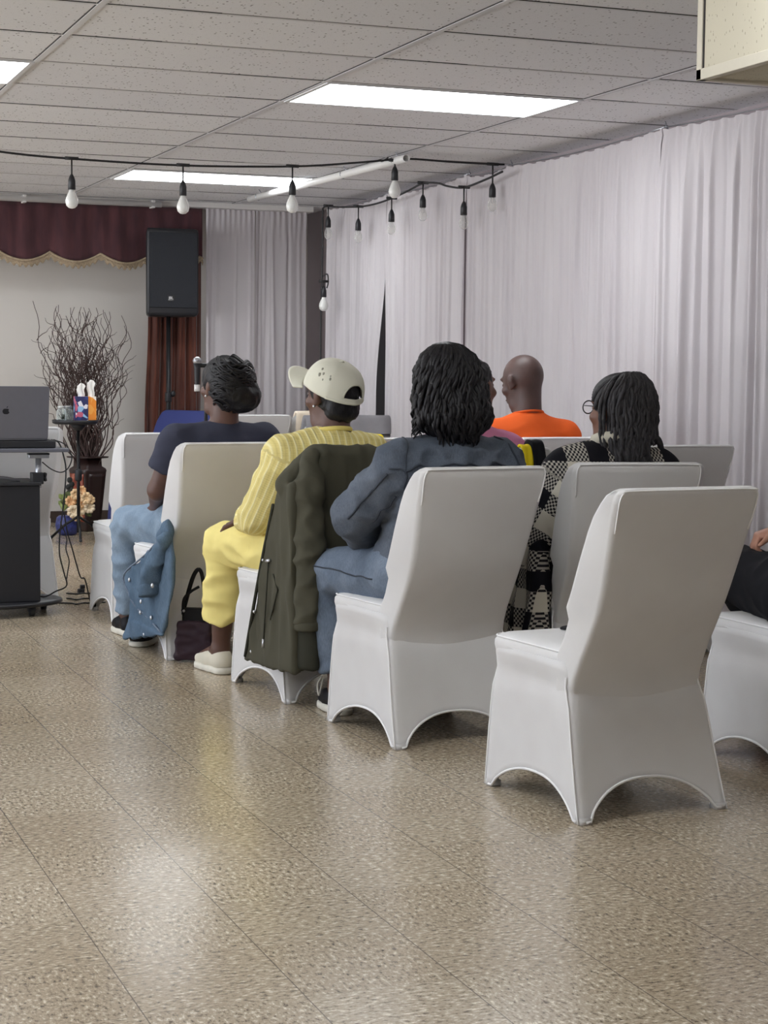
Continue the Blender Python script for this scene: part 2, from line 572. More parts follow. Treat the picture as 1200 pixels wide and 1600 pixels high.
def end_panel(xa, xb, label, seed, y=13.0):
    t = thing('curtain', label, 'curtain', (xa, y, 0), 0, 'white sheer curtain panels')
    pleat_sheet(xb - xa, 2.335, .015, seed, .02, header=.09, per=.12, sag=0).build('sheer_fabric', mat('sheer'), t)
    MB().tube([(0, .012, 2.338), (xb - xa, .012, 2.338)], .006, 6).build('rod', mat('trimwhite'), t)
    return t
end_panel(3.55, 3.92, 'left white sheer curtain panel on the far end, beside the loudspeaker', 21)
end_panel(3.93, 4.325, 'right white sheer curtain panel on the far end, nearest the corner', 22)

# burgundy valance with scalloped fringe
t = thing('valance', 'burgundy scalloped valance with a beige tassel fringe along the far end', 'valance', (0, 13.03, 0))
def scal(x):
    q = ((x - 2.408) / .366) % 1.0
    return 1.988 - .066 * (math.sin(PI * q) ** .85)
def vfn(u, vv):
    x = X0 + (3.53 - X0) * u
    zb = scal(x)
    z = 2.335 + (zb - 2.335) * vv
    return (x, .012 * math.sin(x * 19 + .6 * math.sin(x * 3)) * vv + .004 * math.sin(x * 47), z)
MB().grid(vfn, 700, 10).build('valance_fabric', mat('velvet'), t, solid=.006)
b = MB(); tb = MB()
pts = [(X0 + (3.53 - X0) * i / 700, -.012 + .012 * math.sin((X0 + (3.53 - X0) * i / 700) * 19), scal(X0 + (3.53 - X0) * i / 700) - .004) for i in range(701)]
b.tube(pts, .009, 6)
for i in range(260, 700):
    p = pts[i]
    x = p[0]
    if x < 1.4: continue
    for q in (0, .5):
        xx = x + q * .0125
        z0 = scal(xx)
        l = .034 + .010 * math.sin(xx * 150)
        b.tube([(xx, p[1] - .002, z0 - .01), (xx + .003, p[1] - .002, z0 - .01 - l * .6), (xx, p[1] - .002, z0 - .012 - l)], [.003, .0055, .003], 5)
b.build('fringe', mat('fringe'), t)

# rust coloured side curtain under the loudspeaker
t = thing('side_curtain', 'rust brown velvet curtain hanging below the loudspeaker', 'curtain', (3.14, 13.08, 0))
def sfn(u, vv):
    z = 2.33 - 2.31 * vv
    x = .40 * u + (1 - u) * (-.03 * sstep(1.5, .7, z))
    return (x, .035 * math.sin(2 * PI * (4.3 * u) + .5 * math.sin(5 * vv)) * (.6 + .4 * vv) + .01 * math.sin(2 * PI * 11 * u + 2), z)
MB().grid(sfn, 80, 30).build('velvet_fabric', mat('rust'), t, solid=.005)

# ------------------------------------------------------------------ banquet chairs in stretch covers
def rrect(hw0, hw1, y0, y1, r, n=5):
    """rounded trapezoid loop: half width hw0 at rear y0, hw1 at front y1 (counter clockwise from above)"""
    cs = [(-hw0 + r, y0 + r, PI), (hw0 - r, y0 + r, 1.5 * PI), (hw1 - r, y1 - r, 0), (-hw1 + r, y1 - r, .5 * PI)]
    pts = []
    for cx, cy, a0 in cs:
        for k in range(n + 1):
            a = a0 + .5 * PI * k / n
            pts.append((cx + r * math.cos(a), cy + r * math.sin(a)))
    return pts

def build_chair(label, cm='cover', sm='seam', parts=True):
    t = thing('banquet_chair', label, 'chair', (0, 0, 0), 0, None)
    NS = 26; NR = 16
    feet = [(-.232, -.262), (.232, -.262), (.226, .256), (-.226, .256)]
    tops = [(-.214, -.152), (.214, -.152), (.214, .246), (-.214, .246)]
    arch = [.092, .078, .085, .078]
    fw = .075
    ring = []           # (side, u)
    for sd in range(4):
        for k in range(NS):
            ring.append((sd, k / NS))
    def bottom_z(sd, u):
        q = (u - fw) / (1 - 2 * fw)
        if q <= 0 or q >= 1: return 0.002
        return .002 + arch[sd] * (1 - abs(2 * q - 1) ** 2.3) ** .72
    ztop = .405
    def P(sd, u, tt):
        a, bq = feet[sd], feet[(sd + 1) % 4]
        c, d = tops[sd], tops[(sd + 1) % 4]
        zb = bottom_z(sd, u)
        z = zb + (ztop - zb) * tt
        h = z / ztop
        prof = h ** .85
        bx, by = a[0] + (bq[0] - a[0]) * u, a[1] + (bq[1] - a[1]) * u
        tx, ty = c[0] + (d[0] - c[0]) * u, c[1] + (d[1] - c[1]) * u
        x, y = bx + (tx - bx) * prof, by + (ty - by) * prof
        # stretched cloth bows inwards between the feet
        nx, ny = [(0, 1), (-1, 0), (0, -1), (1, 0)][sd]
        bow = .020 * math.sin(PI * u) * (1 - h) ** 1.0 + .012 * math.sin(PI * u) * math.sin(PI * h)
        pin = .010 * math.exp(-((z - .335) / .03) ** 2)
        bow += pin
        # corners stay crisp: rounded slightly
        e = min(u, 1 - u)
        bow += .006 * max(0, 1 - e / .03)
        rc = .011 * h * h * math.exp(-(e / .045) ** 2)      # corners round off towards the seat
        return (x + nx * bow - math.copysign(rc, x), y + ny * bow - math.copysign(rc, y + .0001 if sd not in (0,) else -1), z)
    sk = MB()
    vs = [P(sd, u, j / NR) for j in range(NR + 1) for sd, u in ring]
    n = len(ring)
    fs = [(j * n + i, j * n + (i + 1) % n, (j + 1) * n + (i + 1) % n, (j + 1) * n + i) for j in range(NR) for i in range(n)]
    sk.add(vs, fs)
    # cloth cups under each foot
    for i, (fx, fy) in enumerate(feet):
        sx_, sy_ = (1 if fx < 0 else -1), (1 if fy < 0 else -1)
        sk.box((min(fx + .004 * sx_, fx + .034 * sx_), min(fy + .004 * sy_, fy + .034 * sy_), 0), (max(fx + .004 * sx_, fx + .034 * sx_), max(fy + .004 * sy_, fy + .034 * sy_), .016))
    sk.build('skirt', mat(cm), t, solid=.003)
    # seat cushion
    st = MB()
    secs = [(.365, .200, .204, -.145, .236, .03), (.385, .2065, .2125, -.15, .2445, .03), (.402, .2105, .217, -.155, .2485, .034), (.416, .2095, .217, -.155, .2475, .036),
            (.428, .203, .210, -.155, .240, .036), (.436, .188, .195, -.15, .225, .036), (.440, .16, .165, -.14, .195, .036), (.442, .09, .09, -.1, .11, .03)]
    st.loft([[(x, y, z) for x, y in rrect(a, b_, y0, y1, r)] for z, a, b_, y0, y1, r in secs])
    st.build('seat', mat(cm), t)
    # back, padded front wider than the rear panel, leaning
    bk = MB()
    secs = [(.22, -.160, -.06, .17, .17, .02), (.29, -.160, -.07, .196, .196, .02), (.33, -.162, -.08, .206, .207, .018), (.37, -.174, -.085, .203, .210, .016), (.42, -.200, -.095, .200, .214, .016), (.47, -.230, -.125, .199, .2125, .016), (.52, -.259, -.155, .200, .2185, .018),
            (.555, -.277, -.165, .202, .234, .020), (.60, -.297, -.193, .205, .238, .022), (.68, -.327, -.233, .211, .241, .022), (.76, -.355, -.273, .218, .242, .022), (.80, -.369, -.296, .221, .241, .022), (.835, -.381, -.322, .222, .237, .022),
            (.856, -.388, -.336, .219, .230, .022), (.868, -.388, -.350, .209, .216, .018), (.873, -.382, -.356, .195, .2, .012)]
    bk.loft([[(x, y, z) for x, y in rrect(a, b_, y0, y1, r)] for z, y0, y1, a, b_, r in secs])
    bk.build('backrest', mat(cm), t)
    if parts:
        # hem bands along the four arches
        for sd in range(4):
            pts = [P(sd, fw * .6 + (1 - 1.2 * fw) * k / 30, 0) for k in range(31)]
            nx, ny = [(0, -1), (1, 0), (0, 1), (-1, 0)][sd]
            MB().tube([(x + nx * .002, y + ny * .002, z + .004) for x, y, z in pts], .0038, 6).build('hem', mat(sm), t)
        for sd in range(4):
            pts = [P(sd, 0, .9 * k / 14) for k in range(15)]
            MB().tube([(x + (.002 if x > 0 else -.002), y + (.001 if y > 0 else -.001), z) for x, y, z in pts], .0026, 5).build('corner_seam', mat(sm), t)
        loop = [(x, y, .428) for x, y in rrect(.206, .213, -.15, .243, .036)]
        MB().tube([loop[i % len(loop)] for i in range(8, len(loop) + 4)], .0028, 5).build('seat_seam', mat(sm), t)
        tp = [(x, y - .002, z) for x, y, z in [(-.204, -.353, .76), (-.209, -.371, .81), (-.2095, -.382, .845), (-.203, -.387, .861), (-.185, -.3885, .8665), (0, -.3885, .8675), (.185, -.3885, .8665), (.203, -.387, .861), (.2095, -.382, .845), (.209, -.371, .81), (.204, -.353, .76)]]
        MB().tube(catmull(tp, 5), .0022, 5).build('top_seam', mat(sm), t)
        for sxx in (-1, 1):
            MB().tube([(sxx * .213, -.243, .006), (sxx * .204, -.198, .12), (sxx * .165, -.11, .37)], .009, 8).build('leg', mat('black_metal'), t)
            MB().tube([(sxx * .208, .238, .006), (sxx * .198, .222, .12), (sxx * .17, .19, .37)], .009, 8).build('leg', mat('black_metal'), t)
    return t

CH = [  # x, y, yaw degrees, label
    (2.314, 4.36, 5.0, 'nearest empty white covered chair in the foreground with a dark phone on its seat'),
    (2.198, 5.375, 6.0, 'white covered chair seating the woman in the denim jacket'),
    (2.110, 6.21, 6.6, 'white covered chair with the olive coat over its back'),
    (1.957, 7.246, 5.0, 'white covered chair seating the woman in the navy tee'),
    (1.998, 8.33, 1.0, 'empty white covered aisle chair ahead of the woman in the navy tee'),
    (3.10, 4.53, 0.0, 'white covered chair at the right edge under the person in black'),
    (2.905, 5.52, -9.0, 'white covered chair behind the front empty one, seating the person in checked knit'),
    (2.83, 6.60, 3.0, 'white covered chair with a yellow and black scarf on its back'),
    (3.745, 6.76, 1.0, 'white covered chair back at right, behind the person with long locs'),
    (3.61, 7.62, 2.0, 'white covered chair seating the bald man in orange'),
    (3.275, 9.49, -1.0, 'white covered chair with a grey coat folded over its top'),
    (3.37, 11.45, 0.0, 'distant white covered chair showing just right of the navy tee shoulder'),
    (3.845, 11.47, 0.0, 'distant white covered chair with a beige cloth, behind the white cap wearer'),
    (2.76, 7.63, 0.0, 'white covered chair almost hidden between the yellow knit and the long wavy hair'),
    (1.455, 9.17, 0.0, 'white covered chair behind the laptop cart'),
]
chair0 = build_chair(CH[0][3])
chair0.location = (CH[0][0], CH[0][1], 0); chair0.rotation_euler[2] = math.radians(CH[0][2])
chair0['group'] = 'white covered banquet chairs'
chairs = [chair0]
for x, y, a, lab in CH[1:]:
    c = copy_tree(chair0)
    c.location = (x, y, 0); c.rotation_euler[2] = math.radians(a); c['label'] = lab
    chairs.append(c)
bc = build_chair('royal blue covered chair turned sideways by the rust curtain', 'bluecover', 'blueseam')
bc.location = (2.93, 11.98, 0); bc.rotation_euler[2] = math.radians(128)

# ------------------------------------------------------------------ soft body modelling: signed distance fields meshed by surface nets
def smin(a, b, k):
    h = np.clip(.5 + .5 * (b - a) / k, 0, 1)
    return b + (a - b) * h - k * h * (1 - h)

def rotm(rx=0, ry=0, rz=0):
    return np.array(Matrix.Rotation(rz, 3, 'Z') @ Matrix.Rotation(ry, 3, 'Y') @ Matrix.Rotation(rx, 3, 'X'))

class Field:
    def __init__(s, res=.008):
        s.p = []; s.res = res; s.segs = []
    def cap(s, a, b, ra, rb=None, k=.02, part=None):
        a = np.array(a, float); b = np.array(b, float); rb = ra if rb is None else rb
        m_ = max(ra, rb)
        s.p.append(('c', (a, b, ra, rb), np.minimum(a, b) - m_, np.maximum(a, b) + m_, k, part)); return s
    def ell(s, c, r, R=None, k=.02, part=None):
        c = np.array(c, float); r = np.array(r if hasattr(r, '__len__') else (r, r, r), float)
        m_ = r.max()
        s.p.append(('e', (c, r, R), c - m_, c + m_, k, part)); return s
    def box(s, c, h, rad, R=None, k=.01, part=None):
        c = np.array(c, float); h = np.array(h, float)
        m_ = np.linalg.norm(h) + rad
        s.p.append(('b', (c, h, rad, R), c - m_, c + m_, k, part)); return s
    def poly(s, pts, org, eu, ev, th, k=.02):
        """flat cloth piece: polygon pts in the plane (org, eu, ev), half thickness th"""
        org, eu, ev = (np.array(q, float) for q in (org, eu, ev))
        W = [org + eu * a + ev * b for a, b in pts]
        s.p.append(('p', (np.array(pts, float), org, eu, ev, th), np.min(W, 0) - th - .01, np.max(W, 0) + th + .01, k, None)); return s
    def cut(s, kind, args, k=.008):
        """remove: ('plane', (point, normal)) removes the side the normal points to; ('ball', (c, r))"""
        s.p.append(('x', (kind, args), None, None, k, None)); return s
    @staticmethod
    def dist(kind, g, P):
        if kind == 'c':
            a, b, ra, rb = g
            ab = b - a
            L2 = float(ab @ ab) + 1e-12
            h = np.clip(((P[0] - a[0]) * ab[0] + (P[1] - a[1]) * ab[1] + (P[2] - a[2]) * ab[2]) / L2, 0, 1)
            d2 = (P[0] - a[0] - h * ab[0]) ** 2 + (P[1] - a[1] - h * ab[1]) ** 2 + (P[2] - a[2] - h * ab[2]) ** 2
            return np.sqrt(d2) - (ra + (rb - ra) * h)
        if kind == 'p':
            pts, org, eu, ev, th = g
            q = [P[i] - org[i] for i in range(3)]
            U = q[0] * eu[0] + q[1] * eu[1] + q[2] * eu[2]
            Vv = q[0] * ev[0] + q[1] * ev[1] + q[2] * ev[2]
            en = np.cross(eu, ev)
            Wd = np.abs(q[0] * en[0] + q[1] * en[1] + q[2] * en[2]) - th
            d = None; inside = None
            m_ = len(pts)
            for i in range(m_):
                a, b = pts[i], pts[(i + 1) % m_]
                ex, ey = b - a
                wx, wy = U - a[0], Vv - a[1]
                t = np.clip((wx * ex + wy * ey) / (ex * ex + ey * ey + 1e-12), 0, 1)
                dd = (wx - ex * t) ** 2 + (wy - ey * t) ** 2
                d = dd if d is None else np.minimum(d, dd)
                c = ((a[1] > Vv) != (b[1] > Vv)) & (U < (b[0] - a[0]) * (Vv - a[1]) / ((b[1] - a[1]) if abs(b[1] - a[1]) > 1e-9 else 1e-9) + a[0])
                inside = c if inside is None else inside ^ c
            d2 = np.where(inside, -1, 1) * np.sqrt(d)
            return np.maximum(d2, Wd) if th > .02 else np.minimum(np.maximum(d2, Wd), 0) + np.sqrt(np.maximum(d2, 0) ** 2 + np.maximum(Wd, 0) ** 2)
        if kind in 'eb':
            c = g[0]; R = g[-1]
            q = [P[i] - c[i] for i in range(3)]
            if R is not None:
                q = [R[0][i] * q[0] + R[1][i] * q[1] + R[2][i] * q[2] for i in range(3)]
            if kind == 'e':
                r = g[1]
                k0 = np.sqrt((q[0] / r[0]) ** 2 + (q[1] / r[1]) ** 2 + (q[2] / r[2]) ** 2)
                k1 = np.sqrt((q[0] / r[0] ** 2) ** 2 + (q[1] / r[1] ** 2) ** 2 + (q[2] / r[2] ** 2) ** 2) + 1e-9
                return k0 * (k0 - 1) / k1
            h, rad = g[1], g[2]
            w_ = [np.abs(q[i]) - h[i] for i in range(3)]
            return np.sqrt(sum(np.maximum(x, 0) ** 2 for x in w_)) + np.minimum(np.maximum(w_[0], np.maximum(w_[1], w_[2])), 0) - rad
    def mesh(s):
        add = [p for p in s.p if p[0] != 'x']
        lo = np.min([p[2] for p in add], 0) - 3 * s.res
        hi = np.max([p[3] for p in add], 0) + 3 * s.res
        n = np.ceil((hi - lo) / s.res).astype(int) + 1
        ax = [(lo[i] + s.res * np.arange(n[i])).astype(np.float32) for i in range(3)]
        D = np.full(n, 1.0, np.float32)
        for kind, g, pl, ph, k, part in s.p:
            if kind == 'x':
                ck, a = g
                X, Y, Z = ax[0][:, None, None], ax[1][None, :, None], ax[2][None, None, :]
                if ck == 'plane':
                    pt, nn = np.array(a[0], float), np.array(a[1], float)
                    nn /= np.linalg.norm(nn)
                    lim = a[2] if len(a) > 2 else None
                    e = (X - pt[0]) * nn[0] + (Y - pt[1]) * nn[1] + (Z - pt[2]) * nn[2]
                    if lim:
                        rr = np.sqrt((X - pt[0]) ** 2 + (Y - pt[1]) ** 2 + (Z - pt[2]) ** 2)
                        e = np.where(rr < lim, e, -1)
                    D = np.maximum(D, e.astype(np.float32))
                else:
                    e = -Field.dist(a[0], a[1], (X, Y, Z))
                    D = np.maximum(D, e.astype(np.float32))
                continue
            m_ = k + 2 * s.res + .01
            i0 = np.clip(np.floor((pl - m_ - lo) / s.res).astype(int), 0, n - 1)
            i1 = np.clip(np.ceil((ph + m_ - lo) / s.res).astype(int) + 1, 1, n)
            sl = tuple(slice(i0[i], i1[i]) for i in range(3))
            P = (ax[0][sl[0]][:, None, None], ax[1][sl[1]][None, :, None], ax[2][sl[2]][None, None, :])
            d = Field.dist(kind, g, P).astype(np.float32)
            D[sl] = smin(D[sl], d, k)
        # surface nets
        ins = D < 0
        cnt = np.zeros(tuple(n - 1), np.int8)
        for i in (0, 1):
            for j in (0, 1):
                for k in (0, 1):
                    cnt += ins[i:n[0] - 1 + i, j:n[1] - 1 + j, k:n[2] - 1 + k]
        act = (cnt > 0) & (cnt < 8)
        idx = np.argwhere(act)
        vid = np.full(act.shape, -1, np.int64)
        vid[act] = np.arange(len(idx))
        acc = np.zeros((len(idx), 3)); num = np.zeros(len(idx))
        corners = [(i, j, k) for i in (0, 1) for j in (0, 1) for k in (0, 1)]
        for a in corners:
            for b in corners:
                if sum(b) - sum(a) == 1 and all(y >= x for x, y in zip(a, b)):
                    da = D[idx[:, 0] + a[0], idx[:, 1] + a[1], idx[:, 2] + a[2]]
                    db = D[idx[:, 0] + b[0], idx[:, 1] + b[1], idx[:, 2] + b[2]]
                    m_ = (da < 0) != (db < 0)
                    t = np.where(m_, da / np.where(m_, da - db, 1), 0)
                    pa = np.array(a, float)[None] + t[:, None] * (np.array(b) - np.array(a))[None]
                    acc += pa * m_[:, None]; num += m_
        V = lo + s.res * (idx + acc / np.maximum(num, 1)[:, None])
        faces = []
        for axis in range(3):
            o1, o2 = [(1, 2), (2, 0), (0, 1)][axis]
            sh = [slice(None)] * 3
            A = ins[tuple(slice(0, -1) if q == axis else slice(1, -1) for q in range(3))]
            B = ins[tuple(slice(1, None) if q == axis else slice(1, -1) for q in range(3))]
            for sgn, msk in ((1, A & ~B), (-1, B & ~A)):
                e = np.argwhere(msk)
                if not len(e): continue
                e = e + np.array([0 if q == axis else 1 for q in range(3)])
                def cell(d1, d2):
                    c = e.copy(); c[:, o1] -= d1; c[:, o2] -= d2
                    return vid[c[:, 0], c[:, 1], c[:, 2]]
                q4 = np.stack([cell(1, 1), cell(0, 1), cell(0, 0), cell(1, 0)], 1)
                if sgn < 0: q4 = q4[:, ::-1]
                faces.append(q4)
        F = np.concatenate(faces)
        F = F[(F >= 0).all(1)]
        return V, F
    def build(s, name, material, parent=None, smooth_it=1, fn=None, uv=None):
        V, F = s.mesh()
        # light smoothing to hide the grid
        if smooth_it:
            e = np.concatenate([F[:, [0, 1]], F[:, [1, 2]], F[:, [2, 3]], F[:, [3, 0]]])
            for _ in range(smooth_it):
                S = np.zeros_like(V); N = np.zeros(len(V))
                np.add.at(S, e[:, 0], V[e[:, 1]]); np.add.at(S, e[:, 1], V[e[:, 0]])
                np.add.at(N, e[:, 0], 1); np.add.at(N, e[:, 1], 1)
                V = V * .5 + .5 * S / np.maximum(N, 1)[:, None]
        me = bpy.data.meshes.new(name)
        me.from_pydata(V.tolist(), [], F.tolist())
        me.update()
        me.polygons.foreach_set('use_smooth', [True] * len(me.polygons))
        if uv is not None:
            W = uv(V)
            at = me.attributes.new('cloth', 'FLOAT_VECTOR', 'POINT')
            at.data.foreach_set('vector', W.astype(np.float32).ravel())
        if fn is not None:
            nr = np.zeros(len(V) * 3, np.float32); me.vertices.foreach_get('normal', nr)
            nr = nr.reshape(-1, 3)
            dsp = np.array([fn(p) for p in V])
            V = V + nr * dsp[:, None]
            me.vertices.foreach_set('co', V.astype(np.float32).ravel())
            me.update()
        me.materials.append(material.m if isinstance(material, Mat) else material)
        o = bpy.data.objects.new(name, me)
        col.objects.link(o)
        if parent is not None: o.parent = parent
        return o

def wrinkle(amp, f=(9, 9, 14), seed=0, sharp=True):
    def fn(p):
        q = Vector((p[0] * f[0] + seed * 3.1, p[1] * f[1] - seed, p[2] * f[2] + seed * 1.7))
        a = mnoise.noise(q) ; b = mnoise.noise(q * 2.3)
        if sharp: a = 1 - 2 * abs(a) * 1.6
        return amp * (a * .8 + b * .45)
    return fn

def V3(*a): return np.array(a, float)
from mathutils.bvhtree import BVHTree
def seam(o, pts, r, name, material, out=.001, n=10, closed=False):
    """a raised seam that lies on the surface of garment o (pts in its local frame)"""
    me = o.data
    bv = BVHTree.FromPolygons([v.co.copy() for v in me.vertices], [tuple(p.vertices) for p in me.polygons])
    q = []
    for p in catmull(pts, n):
        loc_, nr, _, _ = bv.find_nearest(p)
        q.append(loc_ + nr * out)
    q2 = [q[0]] + [(q[i - 1] + q[i] * 2 + q[i + 1]) / 4 for i in range(1, len(q) - 1)] + [q[-1]]
    return MB().tube(q2, r, 6).build(name, material, o)

# ------------------------------------------------------------------ person builder (seated; local x right, y forward, z up, origin on the floor under the seat centre)
def default_joints(**kw):
    J = dict(pelvis=V3(0, -.07, .525), waist=V3(0, -.085, .66), chest=V3(0, -.11, .80), neck=V3(0, -.13, .955), head=V3(0, -.10, 1.10), hrot=(0, 0, 0), hs=1.0,
             shL=V3(-.17, -.12, .90), shR=V3(.17, -.12, .90), elL=V3(-.23, -.02, .66), elR=V3(.23, -.02, .66), wrL=V3(-.10, .20, .575), wrR=V3(.10, .20, .575),
             hdL=V3(.5, .8, -.15), hdR=V3(-.5, .8, -.15),
             hipL=V3(-.09, -.06, .515), hipR=V3(.09, -.06, .515), knL=V3(-.13, .40, .50), knR=V3(.13, .40, .50), anL=V3(-.13, .40, .085), anR=V3(.13, .40, .085),
             toeL=V3(-.15, .58, .04), toeR=V3(.15, .58, .04), bulk=1.0, legs=True)
    for k, v in kw.items():
        J[k] = np.array(v, float) if k not in ('hrot', 'hs', 'bulk', 'legs') else v
    return J

def head_prims(Fd, J):
    yaw, pit, rol = J['hrot']
    R = rotm(0, 0, math.radians(yaw)) @ rotm(math.radians(pit), math.radians(rol), 0)
    s = J['hs']; h = J['head']
    T = lambda x, y, z: h + R @ (np.array((x, y, z), float) * s)
    Fd.ell(T(0, -.012, .025), (.078 * s, .097 * s, .092 * s), R, .02)
    Fd.ell(T(0, .028, -.045), (.057 * s, .068 * s, .072 * s), R, .025)
    Fd.cap(T(-.03, .045, -.09), T(.03, .045, -.09), .024 * s, None, .02)            # jaw
    Fd.ell(T(0, .078, -.098), (.020 * s, .018 * s, .018 * s), R, .015)              # chin
    Fd.cap(T(0, .090, .028), T(0, .112, -.012), .010 * s, .014 * s, .012)            # nose
    for q in (-1, 1):
        Fd.ell(T(q * .013, .098, -.016), (.010 * s, .011 * s, .009 * s), R, .006)    # nostrils
        Fd.cap(T(q * .012, .091, .036), T(q * .046, .074, .036), .010 * s, .008 * s, .012)   # brow
        Fd.ell(T(q * .046, .060, -.018), (.022 * s, .02 * s, .018 * s), R, .02)     # cheek
        Fd.ell(T(q * .031, .080, .012), (.0125 * s, .009 * s, .009 * s), R, .004)    # eyelid
        ER = R @ rotm(0, 0, q * -.35)
        Fd.ell(T(q * .079, -.012, .0), (.010 * s, .019 * s, .032 * s), ER, .006)     # ear
        Fd.ell(T(q * .088, -.020, .010), (.005 * s, .014 * s, .020 * s), ER, .004)
        Fd.ell(T(q * .079, -.002, -.026), (.007 * s, .009 * s, .010 * s), ER, .004)
    Fd.ell(T(0, .098, -.048), (.024 * s, .010 * s, .007 * s), R, .006)              # upper lip
    Fd.ell(T(0, .095, -.061), (.021 * s, .010 * s, .008 * s), R, .006)
    Fd.cap(J['neck'] + V3(0, .0, -.03), T(0, -.022, -.06), .056 * J['bulk'] * .98, .053 * s, .03)
    return T, R

def hand_prims(Fd, wr, d, side, n=None, curl=.5, spread=1.0, s=.95):
    d = np.array(d, float); d /= np.linalg.norm(d)
    n = np.array((0, 0, -1.0)) if n is None else np.array(n, float)
    n = n - d * (n @ d); n /= np.linalg.norm(n)
    l = np.cross(n, d)
    l = l if side == 'R' else -l      # l points towards the thumb side
    wr = np.array(wr, float)
    offs = [.027, .009, -.009, -.026]; ln = [.070, .078, .072, .056]
    for o, L in zip(offs, ln):
        kn = wr + d * (.082 - abs(o) * .25) * s + l * o * s * spread
        Fd.cap(wr + d * .012 * s + l * o * .55 * s, kn, .0135 * s, .0105 * s, .012)
        a1 = curl * .8; a2 = curl * 1.7
        m1 = kn + (d * math.cos(a1) + n * math.sin(a1)) * L * .5 * s
        m2 = m1 + (d * math.cos(a2) + n * math.sin(a2)) * L * .5 * s
        Fd.cap(kn, m1, .0095 * s, .0085 * s, .005); Fd.cap(m1, m2, .0085 * s, .007 * s, .004)
    t0 = wr + d * .028 * s + l * .022 * s
    t1 = wr + d * .062 * s + l * .050 * s + n * .012 * s
    t2 = t1 + (d * .8 + l * .1 + n * .35) * .036 * s
    Fd.cap(t0, t1, .013 * s, .0105 * s, .008); Fd.cap(t1, t2, .0105 * s, .008 * s, .005)

def build_body(name, label, J, skin, loc, rz, res=.0065, foot=True):
    Fd = Field(res)
    T, R = head_prims(Fd, J)
    b = J['bulk']
    Fd.ell(J['pelvis'], (.155 * b, .115 * b, .10), None, .04)
    Fd.cap(J['pelvis'], J['waist'], .11 * b, .105 * b, .04)
    Fd.ell(J['waist'], (.135 * b, .10 * b, .11), None, .04)
    Fd.ell(J['chest'], (.150 * b, .105 * b, .15), None, .04)
    for q in 'LR':
        Fd.cap(J['neck'] + V3(0, 0, -.035), J['sh' + q], .05, .052 * b, .035)
        Fd.cap(J['sh' + q], J['el' + q], .047 * b, .038 * b, .02)
        Fd.cap(J['el' + q], J['wr' + q], .039 * b, .024, .015)
        hand_prims(Fd, J['wr' + q], J['hd' + q], q, curl=J.get('curl', .5))
        if J['legs']:
            Fd.cap(J['hip' + q], J['kn' + q], .078 * b, .054 * b, .03)
            Fd.cap(J['kn' + q], J['kn' + q] * .55 + J['an' + q] * .45 + V3(0, -.012, 0), .052 * b, .048 * b, .02)
            Fd.cap(J['kn' + q] * .55 + J['an' + q] * .45 + V3(0, -.012, 0), J['an' + q], .048 * b, .032, .02)
            Fd.cap(J['an' + q], J['toe' + q], .032, .022, .02)
            Fd.cap(J['an' + q], J['an' + q] + V3(0, -.03, -.045), .030, .026, .02)
    o = Fd.build(name, skin, None, 1)
    o.location = loc; o.rotation_euler = (0, 0, rz)
    tag(o, label, 'person')
    return o, T, R

def cloth_uv(segs, torso_z=(0, 0, 0)):
    """rib / check coordinates that follow the sleeves and the trunk; segs: list of (a, b, r)"""
    def f(V):
        c = V3(*torso_z)
        best = np.full(len(V), .055); out = np.stack([V[:, 0] * 1.0, V[:, 2] * 1.0, np.zeros(len(V))], 1)
        off = 0
        for a, b, r, l0 in segs:
            ab = b - a; L = np.linalg.norm(ab); t = ab / L
            h = (V - a) @ t
            hc = np.clip(h, 0, L)
            w_ = V - a - hc[:, None] * t
            d = np.abs(np.linalg.norm(w_, axis=1) - r)
            e1 = np.cross(t, (0, 1, 0.2)); e1 /= np.linalg.norm(e1); e2 = np.cross(t, e1)
            ang = np.arctan2(w_ @ e2, w_ @ e1)
            sel = (np.linalg.norm(w_, axis=1) < r * 1.45) & (d < best) & (h > -.0)
            best = np.where(sel, d, best)
            out[sel] = np.stack([ang * r, l0 + h, np.ones(len(V))], 1)[sel]
        return out
    return f

